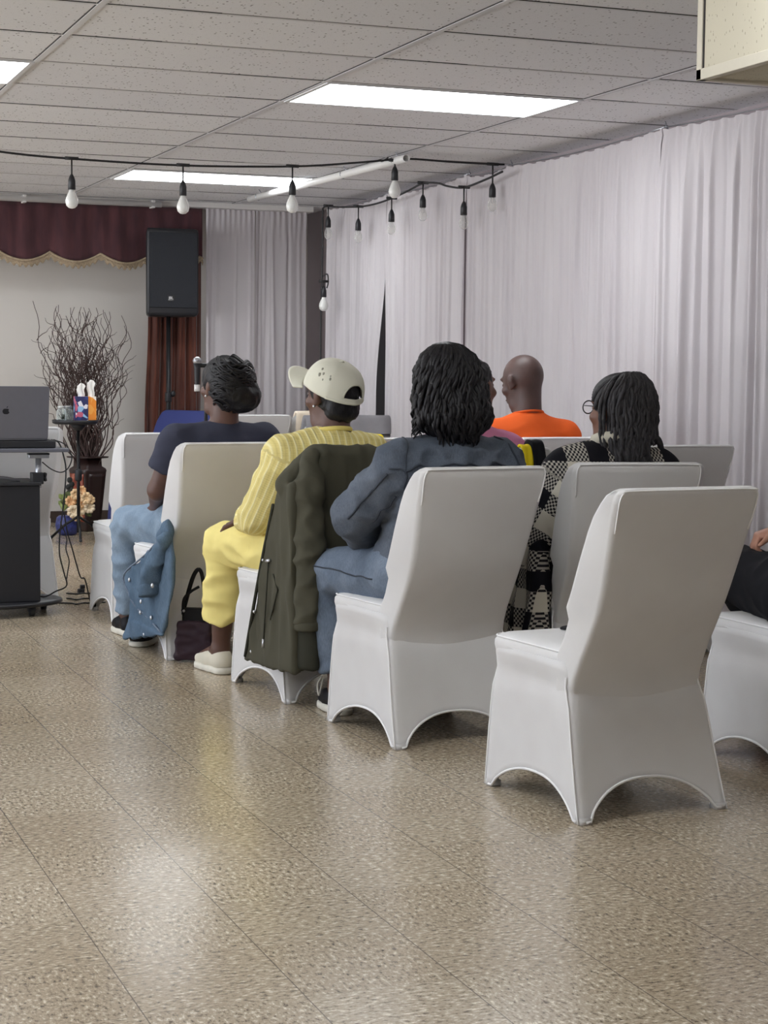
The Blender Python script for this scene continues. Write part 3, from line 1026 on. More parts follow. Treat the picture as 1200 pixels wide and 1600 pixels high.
def top_garment(name, J, material, parent, t=.014, sleeve=1.0, hem=None, fn=None, uvseg=True, loose=1.0, collar=0, res=.008, armr=None, cuff=None, smooth_it=2):
    """shirt or jacket: trunk plus sleeves; sleeve = length along the arm (0..2, 1 = elbow)"""
    b = J['bulk'] * loose
    G = Field(res)
    hemz = hem if hem is not None else J['pelvis'][2] - .02
    G.ell(J['pelvis'] + V3(0, 0, .02), (.16 * b + t, .115 * b + t, .11 + t), None, .04)
    G.cap(J['pelvis'], J['waist'], .108 * b + t, .108 * b + t, .05)
    G.ell(J['waist'], (.138 * b + t, .105 * b + t, .12), None, .05)
    G.ell(J['chest'], (.155 * b + t, .108 * b + t, .15 + t), None, .05)
    segs = []
    for q in 'LR':
        G.cap(J['neck'] + V3(0, -.005, -.045), J['sh' + q], .05 + t, .054 * b + t, .04)
        r0, r1, r2 = (armr or (.05, .045, .034))
        a, e, w_ = J['sh' + q], J['el' + q], J['wr' + q]
        end = a + (e - a) * min(1, sleeve)
        G.cap(a, end, r0 * b + t, r1 * b + t, .022)
        segs.append((a, e, r1 * b + t, 0))
        if sleeve > 1:
            end2 = e + (w_ - e) * (sleeve - 1)
            G.cap(e, end2, r1 * b + t, r2 * b + t, .015)
            segs.append((e, w_, r2 * b + t, np.linalg.norm(e - a)))
            G.cut('plane', (end2, end2 - e, .12))
        else:
            G.cut('plane', (end, end - a, .10))
    G.cut('plane', (V3(0, 0, hemz), V3(0, 0, -1)))
    # neck opening
    G.cut('prim', ('e', (J['neck'] + V3(0, .035, .055), V3(.075, .085, .045) * (1 if not collar else .9), None)))
    if collar:
        pass
    return G.build(name, material, parent, smooth_it, fn, cloth_uv(segs) if uvseg else None)

def trousers(name, J, material, parent, t=.014, fn=None, hemf=.9, flare=0, res=.008, waist=.05, smooth_it=2):
    b = J['bulk']
    G = Field(res)
    G.ell(J['pelvis'], (.165 * b + t, .125 * b + t, .10 + t), None, .05)
    segs = []
    for q in 'LR':
        h, k, a = J['hip' + q], J['kn' + q], J['an' + q]
        G.cap(h, k, .086 * b + t, .058 * b + t, .04)
        e = k + (a - k) * hemf
        mid = k * .55 + a * .45 + V3(0, -.012, 0)
        G.cap(k, mid, .057 * b + t, .052 * b + t, .02)
        G.cap(mid, e, .052 * b + t, .042 * b + t + flare, .02)
        G.cut('plane', (e, a - k, .16))
        segs += [(h, k, .075 * b, 0), (k, a, .06 * b, .45)]
    G.cut('plane', (V3(0, 0, J['pelvis'][2] + waist + .04), V3(0, 0, 1)))
    return G.build(name, material, parent, smooth_it, fn, cloth_uv(segs))

def shoe(J, q, material, sole, parent, style='slip'):
    a, toe = J['an' + q], J['toe' + q]
    d = toe - a; d[2] = 0; L = np.linalg.norm(d); d /= L
    l = np.cross(d, (0, 0, 1))
    heel = np.array([a[0], a[1], 0]) - d * .055
    G = Field(.006)
    tip = heel + d * (L + .075)
    z = lambda h: np.array([0, 0, h])
    G.cap(heel + d * .035 + z(.045), heel + d * .12 + z(.045), .036, .038, .02)
    G.cap(heel + d * .12 + z(.042), tip - d * .035 + z(.038), .040, .032, .03)
    G.cap(heel + d * .035 + z(.045), heel + d * .05 + z(.085), .036, .034, .02)
    G.ell(tip - d * .045 + z(.036), (.042, .042, .026), None, .02)
    G.cut('plane', (V3(0, 0, .018), V3(0, 0, -1)))
    G.cut('plane', (heel + d * .05 + z(.095), z(1.0) + d * .25, .2))
    o = G.build('shoe', material, parent, 2)
    S = Field(.006)
    S.cap(heel + d * .03 + z(.012), tip - d * .04 + z(.012), .042, .043, .02)
    S.cap(heel + d * .10 + z(.012), tip - d * .06 + z(.012), .043, .046, .02)
    S.cut('plane', (V3(0, 0, .026), V3(0, 0, 1)))
    S.cut('plane', (V3(0, 0, .001), V3(0, 0, -1)))
    S.build('sole', sole, o, 1)
    return o

# skin, cloth, hair
def skin(name, c):
    m = Mat(name, c, .48, 0, .4)
    f = m.noise(m.coord(), 14, 3)
    a = tuple(x * .86 for x in lin(c)); b_ = tuple(min(1, x * 1.14) for x in lin(c))
    m.color(m.ramp(f, [(.3, a), (.7, b_)]))
    m.bump(m.noise(m.coord(), 260, 2), .08, .001)
    m.b.inputs['Subsurface Weight'].default_value = .06
    m.b.inputs['Subsurface Radius'].default_value = (.02, .008, .004)
    return m
SK_DEEP = skin('deep_brown_skin', (92, 64, 54))
SK_DARK = skin('dark_brown_skin', (82, 62, 58))
SK_BROWN = skin('brown_skin', (122, 84, 68))
SK_TAN = skin('tan_skin', (176, 128, 108))

def fabric(name, c, rough=.85, var=.1, nscale=10, weave=600, bumps=.15):
    m = Mat(name, c, rough, 0, .15)
    f = m.noise(m.coord(), nscale, 4)
    a = tuple(x * (1 - var) for x in lin(c)); b_ = tuple(min(1, x * (1 + var)) for x in lin(c))
    m.color(m.ramp(f, [(.3, a), (.7, b_)]))
    m.bump(m.noise(m.coord(), weave, 2), bumps, .002)
    return m
def denim(name, dark, light, sc=5):
    m = Mat(name, dark, .85, 0, .15)
    f = m.noise(m.coord((1, 1, 1)), sc, 4, .6)
    g = m.noise(m.coord((1, 1, .15)), 420, 2)
    c = m.ramp(f, [(.3, lin(dark)), (.72, lin(light))])
    c2 = m.ramp(g, [(.3, (.78, .78, .80)), (.7, (1.1, 1.1, 1.1))])
    m.color(m.mix(1.0, c, c2, 'MULTIPLY'))
    m.bump(g, .2, .002)
    return m
DENIM_J = denim('grey_blue_denim', (68, 75, 86), (104, 111, 122))
DENIM_P = denim('washed_blue_denim', (92, 104, 120), (130, 142, 158))
DENIM_L = denim('light_blue_denim', (114, 132, 150), (146, 164, 182))
DENIM_S = denim('mid_blue_denim_shirt', (72, 92, 112), (100, 120, 140))
STITCH = simple('dark_denim_seam', (52, 58, 68), .9)
NAVY = fabric('navy_jersey', (58, 60, 74))
ORANGE = fabric('orange_jersey', (228, 98, 42), var=.05)
PINK = fabric('pink_jersey', (206, 132, 166), var=.05)
BLACKC = fabric('black_jersey', (26, 26, 30))
YPANT = fabric('pale_yellow_cotton', (236, 220, 142), var=.05)
OLIVE = fabric('olive_cotton', (78, 76, 64), var=.10, nscale=8)
OLIVE_D = fabric('olive_dark_lining', (58, 58, 50), var=.08)
PLUM = fabric('plum_leather', (58, 44, 52), .5)
GREYC = fabric('grey_wool', (140, 138, 142))
BEIGEC = fabric('beige_cloth', (222, 208, 188), var=.05)
CREAMC = fabric('cream_cotton', (214, 212, 196), var=.04)
BLACKL = fabric('black_leather', (28, 27, 30), .5)
SHOE_B = fabric('beige_knit_shoe', (212, 206, 190), var=.04)
SOLE_W = simple('off_white_sole', (216, 212, 200), .6)
SOLE_K = simple('black_sole', (30, 28, 28), .6)
GOLDY = fabric('bright_yellow_cloth', (238, 212, 40), var=.04)
METAL = simple('silver_metal', (205, 206, 210), .3, .9)
GLASSK = simple('black_frame', (30, 28, 28), .35)

# ribbed yellow knit
m = Mat('yellow_rib_knit', (236, 218, 132), .85, 0, .15)
v = m.coord((1, 1, 1), 'cloth')
sep = m.n('ShaderNodeSeparateXYZ'); m.l(v, sep.inputs[0])
wv = m.math('SINE', m.math('MULTIPLY', sep.outputs[0], 2 * PI / .026))
hole = m.math('SINE', m.math('MULTIPLY', sep.outputs[1], 2 * PI / .008))
line = m.math('POWER', m.math('ADD', m.math('MULTIPLY', wv, .5), .5), 6.0)
c = m.mix(m.math('MULTIPLY', line, .8), lin((226, 210, 138)), lin((246, 238, 188)))
c = m.mix(m.math('MULTIPLY', m.math('POWER', m.math('SUBTRACT', .5, m.math('MULTIPLY', wv, .5)), 8.0), .35), c, lin((188, 168, 98)))
m.color(c)
m.bump(m.math('ADD', line, m.math('MULTIPLY', hole, .15)), .5, .004)
KNIT = m
# black and cream buffalo check knit with houndstooth halves
m = Mat('black_cream_check_knit', (40, 38, 40), .9, 0, .1)
v = m.coord((1, 1, 1), 'cloth')
sep = m.n('ShaderNodeSeparateXYZ'); m.l(v, sep.inputs[0])
Pd = .135
def band(o, ph): return m.math('GREATER_THAN', m.math('FRACT', m.math('ADD', m.math('DIVIDE', o, Pd), ph)), .5)
A, B = band(sep.outputs[0], .28), band(sep.outputs[1], .1)
both = m.math('MULTIPLY', A, B)
either = m.math('ABSOLUTE', m.math('SUBTRACT', A, B))
ck = m.n('ShaderNodeTexChecker'); ck.inputs['Scale'].default_value = 1
mp = m.n('ShaderNodeMapping'); mp.inputs['Scale'].default_value = (170, 120, 0); mp.inputs['Rotation'].default_value = (0, 0, .0)
m.l(v, mp.inputs['Vector']); m.l(mp.outputs['Vector'], ck.inputs['Vector'])
c = m.mix(either, lin((204, 198, 184)), m.mix(ck.outputs['Fac'], lin((36, 34, 38)), lin((176, 170, 160))))
c = m.mix(both, c, lin((26, 25, 30)))
m.color(c)
m.bump(m.noise(m.coord(), 240, 2), .35, .003)
CHECK = m
CHECK_COL = fabric('cream_rib_collar', (196, 190, 174), var=.08)

def hair_mat(name, c, rough=.42):
    m = Mat(name, c, rough, 0, .3)
    g = m.noise(m.coord((1, 1, .35)), 160, 3, .6)
    m.color(m.ramp(g, [(.3, tuple(x * .6 for x in lin(c))), (.7, tuple(x * 1.6 for x in lin(c)))]))
    m.bump(g, .5, .003)
    return m
HAIR = hair_mat('black_hair', (20, 18, 21), .5)
HAIR_G = hair_mat('black_grey_locs', (52, 50, 52), .6)

def eyes(T, parent, s=1.0):
    for q in (-1, 1):
        MB().ball(tuple(T(q * .031, .079, .012)), .0105 * s, 10, 8).build('eye', simple('dark_eye', (50, 36, 30), .2), parent)

def earring(T, parent, q, s=1.0):
    p = T(q * .088, -.002, -.034)
    MB().ball(tuple(p), .0055, 8, 6).build('earring', METAL, parent)

# ================================================================== the people
def at_chair(i, dx=0, dy=0):
    x, y, a = CH[i][:3]
    a = math.radians(a)
    return (x + dx * math.cos(a) - dy * math.sin(a), y + dx * math.sin(a) + dy * math.cos(a), 0), a

# --- woman in the denim jacket (third in the aisle column)
loc, rz = at_chair(1)
J = default_joints(pelvis=(0, -.04, .535), waist=(0, -.07, .67), chest=(.005, -.125, .79), neck=(.01, -.15, .935), head=(.005, -.11, 1.105), hrot=(8, 4, 0), hs=1.02,
                   shL=(-.17, -.135, .865), shR=(.19, -.135, .865), elL=(-.245, .02, .70), elR=(.25, .0, .67), wrL=(-.09, .22, .60),
                   knL=(-.155, .42, .475), anL=(-.130, .365, .09), toeL=(-.105, .50, .04), knR=(.13, .40, .50), anR=(.08, .20, .085), toeR=(.06, .36, .04), bulk=1.10)
p, T, R = build_body('person', 'woman with long wavy black hair in a grey blue denim jacket and jeans', J, SK_DEEP, loc, rz)
jk = top_garment('denim_jacket', J, DENIM_J, p, .018, 1.95, .52, wrinkle(.009, (11, 10, 17), 2), True, 1.0, armr=(.054, .047, .036))
jn = trousers('jeans', J, DENIM_P, p, .014, wrinkle(.007, (10, 9, 13), 5), .86, .0)
seam(jk, [(-.24, -.20, .862), (-.19, -.27, .872), (-.10, -.30, .882), (.01, -.30, .886), (.12, -.30, .884), (.22, -.25, .872)], .0034, 'yoke_seam', STITCH)
for q in (-1, 1):
    seam(jk, [(q * .145, -.30, .826), (q * .135, -.30, .75), (q * .115, -.30, .66), (q * .10, -.28, .56)], .003, 'back_seam', STITCH)
    seam(jk, [(q * .165 + .01, -.13, .95), (q * .195 + .01, -.22, .89), (q * .205 + .01, -.24, .82), (q * .19, -.22, .75)], .0034, 'armhole_seam', STITCH)
a, e = J['shL'], J['elL']
seam(jk, [tuple(a + (e - a) * t_ + V3(-.055, -.07, .0)) for t_ in (.12, .35, .6, .85, 1.02)], .0036, 'sleeve_seam', STITCH)
seam(jk, [tuple(a + (e - a) * t_ + V3(.02, -.08, .0)) for t_ in (.45, .65, .85, 1.0)], .003, 'sleeve_seam', STITCH)
hz_ = .536
seam(jk, [(-.19 * math.cos(q_) + .0, -.05 + .16 * math.sin(q_), hz_) for q_ in (-1.7, -1.3, -.9, -.5, -.1, .3, .7)], .007, 'hem_band', DENIM_J, .003)
seam(jk, [(-.19 * math.cos(q_) + .0, -.05 + .16 * math.sin(q_), hz_ + .022) for q_ in (-1.7, -1.3, -.9, -.5, -.1, .3, .7)], .0026, 'hem_seam', STITCH, .001)
h_, k_ = J['hipL'], J['knL']
f_ = lambda t_, x, z: tuple(h_ + (k_ - h_) * t_ + V3(x, 0, z))
seam(jn, [f_(.05, -.12, -.01), f_(.3, -.12, .0), f_(.6, -.11, .02), f_(.9, -.09, .03), f_(1.1, -.05, .04)], .0026, 'side_seam', STITCH)
hc = J['head']
GZ = [.142, .128, .098, .04, -.02, -.08, -.125, -.150]
GX = [.004, .044, .077, .098, .111, .121, .117, .090]
GY = [.004, .050, .084, .100, .100, .092, .080, .060]
GC = [-.012, -.014, -.018, -.026, -.040, -.058, -.070, -.076]
def guide(t_):
    """half widths and centre of the hair mass at drop t_ in 0..1"""
    z = GZ[0] + (GZ[-1] - GZ[0]) * t_
    zs = GZ[::-1]
    g = lambda A_: float(np.interp(z, zs, A_[::-1]))
    return z, g(GX), g(GY), g(GC)
H = Field(.008)
for z, rx, ry, cy in ((.036, .078, .082, -.018), (.0, .098, .088, -.032), (-.06, .108, .078, -.052), (-.10, .108, .064, -.064)):
    H.ell(hc + V3(-.002, cy, z), (rx, ry, .085 if z > 0 else .06), None, .03)
hair = H.build('hair', HAIR, p, 2, wrinkle(.008, (22, 22, 10), 3))
rh = random.Random(5)
b = MB()
for i in range(250):
    th = rh.uniform(-2.15, 2.15)          # angle from straight back
    ph = rh.uniform(0, 6.28); am = rh.uniform(.007, .015); fr = rh.uniform(15, 21)
    L = rh.uniform(.72, 1.0) if abs(th) > .9 else rh.uniform(.82, 1.12)
    inn = rh.uniform(.93, 1.04)
    lobe = .018 * math.sin(2.4 * th + 1.9)
    pts = []
    for k in range(22):
        t_ = (k / 21) * L
        q_ = t_ ** 1.0
        # slow start on the crown so that the locks follow the scalp
        tt = min(1.0, .0 + q_)
        z, rx, ry, cy = guide(min(1, tt))
        if tt >= 1 or t_ > 1: z -= (t_ - 1) * .29
        wv = am * math.sin(fr * t_ + ph) * min(1, t_ * 4)
        wt = am * .8 * math.cos(fr * t_ * .9 + ph) * min(1, t_ * 3)
        end = max(0, t_ - .82) / .2
        x = math.sin(th) * (rx * inn + wv) + math.cos(th) * (wt + lobe * max(0, t_ - .5) * 2)
        y = -math.cos(th) * (ry * inn + wv * .7) + math.sin(th) * wt + .012 * end
        pts.append((hc[0] - .002 + x, hc[1] + cy + y, hc[2] + z + .004))
    n_ = len(pts)
    b.tube(pts, [.002] + [.0062 + .0012 * math.sin(k * .9 + ph) for k in range(n_ - 3)] + [.004, .0012], 5)
# loose curls at the left
for i in range(16):
    ph = rh.uniform(0, 6.28)
    st0 = hc + V3(-.112 + .01 * rh.random(), -.03 - .03 * rh.random(), -.005 - .05 * rh.random())
    pts = [tuple(st0 + V3(-.016 * min(1, k / 5) + .011 * math.sin(k * .9 + ph), .010 * math.cos(k * .9 + ph), -.011 * k)) for k in range(11)]
    b.tube(pts, [.0035] * 9 + [.0025, .001], 5)
b.build('hair_locks', HAIR, hair)
shoe(J, 'L', BLACKL, SOLE_W, p); shoe(J, 'R', BLACKL, SOLE_K, p)
la = MB()
for k in range(3):
    q0 = J['anL'] + V3(-.03, .05 + .02 * k, .012 - .012 * k)
    la.tube(catmull([tuple(q0), tuple(q0 + V3(.015, .01, .012)), tuple(q0 + V3(.045, .008, .01))], 4), .003, 5)
lo_ = J['anL'] + V3(-.035, .06, 0)
MB().tube(catmull([tuple(lo_ + V3(0, 0, .03)), tuple(lo_ + V3(-.012, .01, .0)), tuple(lo_ + V3(-.012, .0, -.035)), tuple(lo_ + V3(.0, .012, -.02)), tuple(lo_ + V3(.01, .01, .02))], 5), .003, 5).build('shoelace', SOLE_W, p)

# --- woman in the yellow rib knit with the white cap
loc, rz = at_chair(2)
J = default_joints(pelvis=(-.01, -.02, .53), waist=(-.01, -.045, .67), chest=(-.005, -.075, .79), neck=(.02, -.095, .925), head=(.030, -.06, 1.065), hrot=(17, -2, 0), hs=1.0,
                   shL=(-.165, -.075, .855), shR=(.175, -.085, .86), elL=(-.235, .00, .635), elR=(.24, .02, .64), wrL=(-.175, .26, .60), hdL=(-.12, .9, -.28),
                   knL=(-.185, .415, .50), anL=(-.185, .455, .09), toeL=(-.19, .62, .04), knR=(.12, .40, .50), anR=(.14, .40, .09), bulk=1.06)
p, T, R = build_body('person', 'woman in a pale yellow rib knit, yellow trousers and an off white cap', J, SK_DEEP, loc, rz)
top_garment('knit_sweater', J, KNIT, p, .016, 1.72, .50, wrinkle(.006, (9, 9, 13), 8), True, 1.0)
trousers('trousers', J, YPANT, p, .016, wrinkle(.010, (9, 7, 14), 9), .74, .014)
eyes(T, p)
shoe(J, 'L', SHOE_B, SOLE_W, p); shoe(J, 'R', SHOE_B, SOLE_W, p)
earring(T, p, -1); 
nb = MB()   # rib neckband
nc = J['neck'] + V3(0, .012, .018)
nb.tube([(nc[0] + .068 * math.cos(a_), nc[1] + .066 * math.sin(a_), nc[2] + .012 * -math.sin(a_)) for a_ in [2 * PI * k / 24 for k in range(25)]], .009, 6)
nb.build('neckband', fabric('yellow_neckband', (238, 220, 130)), p)
# short dark hair under the cap
H = Field(.007)
H.ell(T(0, -.018, .02), (.083, .100, .088), R, .02)
H.ell(T(0, -.055, -.05), (.068, .05, .05), R, .03)
H.cut('prim', ('e', (T(0, .085, -.05), V3(.10, .085, .115), R)))
H.build('hair', HAIR, p, 2, wrinkle(.003, (40, 40, 40), 3))
# cap: six panel crown with an arched opening and strap at the back, curved brim
RC = R @ rotm(math.radians(25), 0, 0)
TC = lambda x, y, z: J['head'] + R @ V3(0, -.014, .030) + RC @ V3(x * 1.05, y * 1.06, z * 1.05)
b = MB()
NT, NP = 120, 30
def crown(i, j):
    th = 2 * PI * i / NT; ph = (PI / 2) * j / NP
    c_ = math.cos(ph) ** .8
    seam = .0025 * (abs(math.cos(3 * (th - PI / 2))) ** 16)
    return TC((.096 + seam) * math.cos(th) * c_, (.112 + seam) * math.sin(th) * c_, -.012 + .108 * math.sin(ph) ** .92)
idx = {}
vs = []; fs = []
for j in range(NP + 1):
    for i in range(NT):
        idx[i, j] = len(vs); vs.append(tuple(crown(i, j)))
for j in range(NP):
    for i in range(NT):
        th = 2 * PI * (i + .5) / NT
        d_ = abs((th - 1.5 * PI))       # back is -y
        z_ = (j + .5) / NP
        # arched opening at the back, above the strap
        if (d_ / .50) ** 2 + ((z_ - .10) / .30) ** 2 < 1 and z_ > .10: continue
        fs.append((idx[i, j], idx[(i + 1) % NT, j], idx[(i + 1) % NT, j + 1], idx[i, j + 1]))
b.add(vs, fs)
capo = b.build('cap', CREAMC, p, solid=.004)
bb = MB()
def brim(u, v_):
    a_ = PI / 2 + (u - .5) * 2.0
    ex = .098 * math.cos(a_), .112 * math.sin(a_)
    reach = .098 * (math.cos((u - .5) * 2.7)) ** .6
    return tuple(TC(ex[0] * (1 + .12 * v_), ex[1] + reach * v_, -.010 - .022 * v_ * 0 - .030 * (2 * (u - .5)) ** 2 * (.5 + .5 * v_)))
bb.grid(brim, 24, 8)
bb.build('brim', CREAMC, capo, solid=.005)
rim_ = [tuple(crown((1.5 * PI + .50 * math.cos(q_)) / (2 * PI) * NT, (.10 + .30 * math.sin(q_)) * NP)) for q_ in [PI * k / 24 for k in range(25)]]
MB().tube(rim_, .004, 6).build('opening_rim', CREAMC, capo)
MB().ball(tuple(TC(0, 0, .097)), (.010, .010, .006), 10, 6).build('button', CREAMC, capo)
ls = [tuple(crown(i, 0)) for i in range(70, 112)]
MB().tube([tuple(Vector(q_) + Vector((0, 0, .004))) for q_ in ls], .006, 6).build('strap', CREAMC, capo)
st_ = MB()
for (u_, v_, r_) in ((.52, .42, .004), (.50, .36, .005), (.535, .30, .003), (.57, .44, .003), (.575, .38, .004), (.49, .50, .004)):
    q_ = crown(u_ * NT, v_ * NP)
    st_.ball(tuple(q_), (r_ * 1.2, r_ * 1.2, r_ * 1.8), 8, 6)
st_.build('scuff_marks', fabric('cap_scuff', (158, 156, 144)), capo)

# --- woman in the navy tee
loc, rz = at_chair(3)
J = default_joints(pelvis=(0, -.04, .53), waist=(.01, -.08, .665), chest=(.02, -.14, .785), neck=(.035, -.165, .925), head=(.045, -.145, 1.085), hrot=(16, 3, 0), hs=1.0,
                   shL=(-.155, -.15, .865), shR=(.215, -.16, .865), elL=(-.215, -.09, .67), elR=(.26, -.06, .66), wrL=(-.15, .13, .585), hdL=(.35, .85, -.3),
                   knL=(-.165, .44, .485), anL=(-.155, .48, .09), toeL=(-.15, .62, .04), knR=(.06, .42, .485), anR=(-.15, .24, .085), toeR=(-.225, .14, .04), bulk=1.08)
p, T, R = build_body('person', 'woman in a navy tee with a short black updo, seated behind the empty aisle chair', J, SK_DEEP, loc, rz)
top_garment('tee_shirt', J, NAVY, p, .014, .60, .50, wrinkle(.004, (9, 9, 14), 4), False, 1.0, armr=(.056, .056, .034))
trousers('jeans', J, DENIM_L, p, .014, wrinkle(.008, (9, 9, 14), 12), .97, .0)
shoe(J, 'L', BLACKL, SOLE_W, p); shoe(J, 'R', BLACKL, SOLE_W, p)
eyes(T, p); earring(T, p, -1)
H = Field(.007)
hc = J['head']
Rh = rotm(0, 0, math.radians(10))
H.ell(hc + V3(.006, -.015, .036), (.094, .104, .094), None, .03)
H.ell(hc + V3(.024, -.060, -.005), (.088, .080, .085), None, .03)
H.ell(hc + V3(.055, -.075, -.035), (.072, .066, .062), None, .03)
H.cut('prim', ('e', (T(0, .120, -.045), V3(.075, .08, .12), R)))
hair = H.build('hair', HAIR, p, 2, wrinkle(.005, (26, 26, 26), 6))
b = MB()
for i in range(110):
    z0 = rh.uniform(-.085, .125); ph = rh.uniform(0, 6.28)
    a0 = rh.uniform(-3.3, -.9)
    pts = []
    for k in range(12):
        a_ = a0 + 1.3 * k / 11
        zz = z0 + .012 * math.sin(5 * a_ + ph) - .02 * (k / 11)
        rr = math.sqrt(max(.05, 1 - ((zz - .022) / .128) ** 2))
        pts.append((hc[0] + .018 + (.100 + .02 * max(0, -zz) * 6 * .3) * rr * math.cos(a_), hc[1] - .034 + .108 * rr * math.sin(a_), hc[2] + zz))
    b.tube(pts, [.001, .003] + [.0052] * 8 + [.003, .001], 5)
b.build('hair_waves', HAIR, hair)

# --- bald man in orange
loc, rz = at_chair(9)
J = default_joints(pelvis=(-.03, -.03, .54), waist=(-.05, -.08, .68), chest=(-.065, -.135, .81), neck=(-.06, -.15, .965), head=(-.068, -.10, 1.112), hrot=(18, -18, 0), hs=1.06,
                   shL=(-.225, -.135, .865), shR=(.115, -.16, .865), elL=(-.31, .02, .66), elR=(.16, -.02, .66), bulk=1.12)
p, T, R = build_body('person', 'bald man in an orange tee with his head bowed, seated by the curtained wall', J, SK_DARK, loc, rz)
top_garment('tee_shirt', J, ORANGE, p, .014, .62, .52, wrinkle(.004, (7, 7, 10), 14), False, 1.0, armr=(.058, .056, .034))
trousers('trousers', J, BLACKC, p)
eyes(T, p)
nc = J['neck'] + V3(0, .01, .018)
MB().tube([(nc[0] + .070 * math.cos(a_), nc[1] + .070 * math.sin(a_), nc[2] - .012 + .016 * -math.sin(a_)) for a_ in [2 * PI * k / 24 for k in range(25)]], .0055, 6).build('neckband', ORANGE, p)

# --- person in pink, mostly hidden behind the long wavy hair
loc, rz = at_chair(7)
J = default_joints(neck=(.0, -.13, .935), head=(.030, -.08, 1.095), hrot=(-62, 0, 0), hs=.98, shL=(-.15, -.13, .865), shR=(.165, -.12, .855), bulk=1.0)
p, T, R = build_body('person', 'person in a pink top turned to the right, behind the long wavy hair', J, SK_BROWN, loc, rz)
top_garment('pink_top', J, PINK, p, .014, .9, .50, wrinkle(.004, (9, 9, 12), 15), False)
trousers('trousers', J, BLACKC, p)
eyes(T, p)
H = Field(.008)
H.ell(T(0, -.03, .04), (.085, .092, .085), R, .02)
H.cut('prim', ('e', (T(0, .10, -.04), V3(.09, .085, .12), R)))
H.build('hair', HAIR, p, 2, wrinkle(.005, (30, 30, 30), 6))

# --- person with locs in the checked knit
loc, rz = at_chair(6)
J = default_joints(pelvis=(-.05, -.03, .53), waist=(-.055, -.06, .66), chest=(-.055, -.085, .765), neck=(.03, -.10, .89), head=(.03, -.075, 1.025), hrot=(26, 3, 0), hs=1.0,
                   shL=(-.155, -.075, .815), shR=(.17, -.10, .82), elL=(-.265, .00, .58), elR=(.24, .0, .60), wrL=(-.16, .22, .52), bulk=1.06)
p, T, R = build_body('person', 'person with dark grey locs and glasses in a black and cream checked knit', J, SK_BROWN, loc, rz)
G = top_garment('check_knit', J, CHECK, p, .022, 1.9, .46, wrinkle(.006, (8, 8, 11), 18), True, 1.0, armr=(.056, .056, .05))
# long open front of the knit hanging at the left of the seat
K = Field(.009)
K.cap((-.225, -.02, .58), (-.255, .02, .24), .05, .062, .03); K.cap((-.235, .07, .52), (-.265, .14, .26), .045, .055, .05)
K.cap((-.24, -.10, .56), (-.262, -.12, .27), .035, .045, .05)
K.cut('plane', (V3(0, 0, .225), V3(0, 0, -1)))
def kuv(V): return np.stack([V[:, 1] + .04, V[:, 2] + .03, V[:, 0] * 0], 1)
K.build('knit_hem', CHECK, p, 2, wrinkle(.010, (9, 18, 5), 21), kuv)
trousers('trousers', J, BLACKC, p)
nc = J['neck'] + V3(.0, .0, .012)
MB().tube([(nc[0] + .080 * math.cos(a_), nc[1] - .004 + .078 * math.sin(a_), nc[2] + .034 + .014 * -math.sin(a_)) for a_ in [2 * PI * k / 24 for k in range(25)]], .023, 8).build('collar', CHECK_COL, p)
eyes(T, p)
gl = MB()
for q in (-1, 1):
    gl.tube([tuple(T(q * .034 + .026 * math.cos(a_), .108, .012 + .022 * math.sin(a_))) for a_ in [2 * PI * k / 20 for k in range(21)]], .0022, 6)
    gl.tube([tuple(T(q * .060, .106, .018)), tuple(T(q * .078, .06, .02)), tuple(T(q * .084, -.01, .022))], .002, 6)
gl.tube([tuple(T(-.008, .11, .016)), tuple(T(.008, .11, .016))], .002, 6)
gl.build('glasses', GLASSK, p)
H = Field(.008)
hc = J['head']
H.ell(T(0, -.018, .030), (.085, .100, .088), R, .02)
H.ell(T(.01, -.050, -.045), (.078, .066, .08), R, .03)
H.cut('prim', ('e', (T(0, .112, -.05), V3(.095, .085, .125), R)))
hair = H.build('hair', HAIR_G, p, 2, wrinkle(.004, (30, 30, 30), 6))
b = MB(); b2 = MB()
TIE = V3(.0, -.052, .128)
for i in range(30):
    a_ = -.35 + (PI + .7) * (i + .5) / 30
    s0 = V3(.090 * math.cos(a_), .045 + .028 * math.sin(a_), .03 + .082 * math.sin(a_)) if math.sin(a_) > 0 else V3(.090 * math.cos(a_), .02, .03 + .06 * math.sin(a_))
    e0 = TIE + V3(.018 * math.cos(a_), .012 * math.sin(a_), -.006)
    pts = []
    for k in range(9):
        t_ = k / 8
        q_ = s0 * (1 - t_) + e0 * t_
        c0 = V3(0, -.018, .033); rr_ = V3(.094, .108, .098)
        dd = (q_ - c0) / rr_
        nn = np.linalg.norm(dd)
        if nn < 1 or k < 7: q_ = c0 + dd / nn * rr_
        pts.append(tuple(T(*q_)))
    b.tube(pts, .0078, 6)
b.build('loc_rows', HAIR_G, hair)
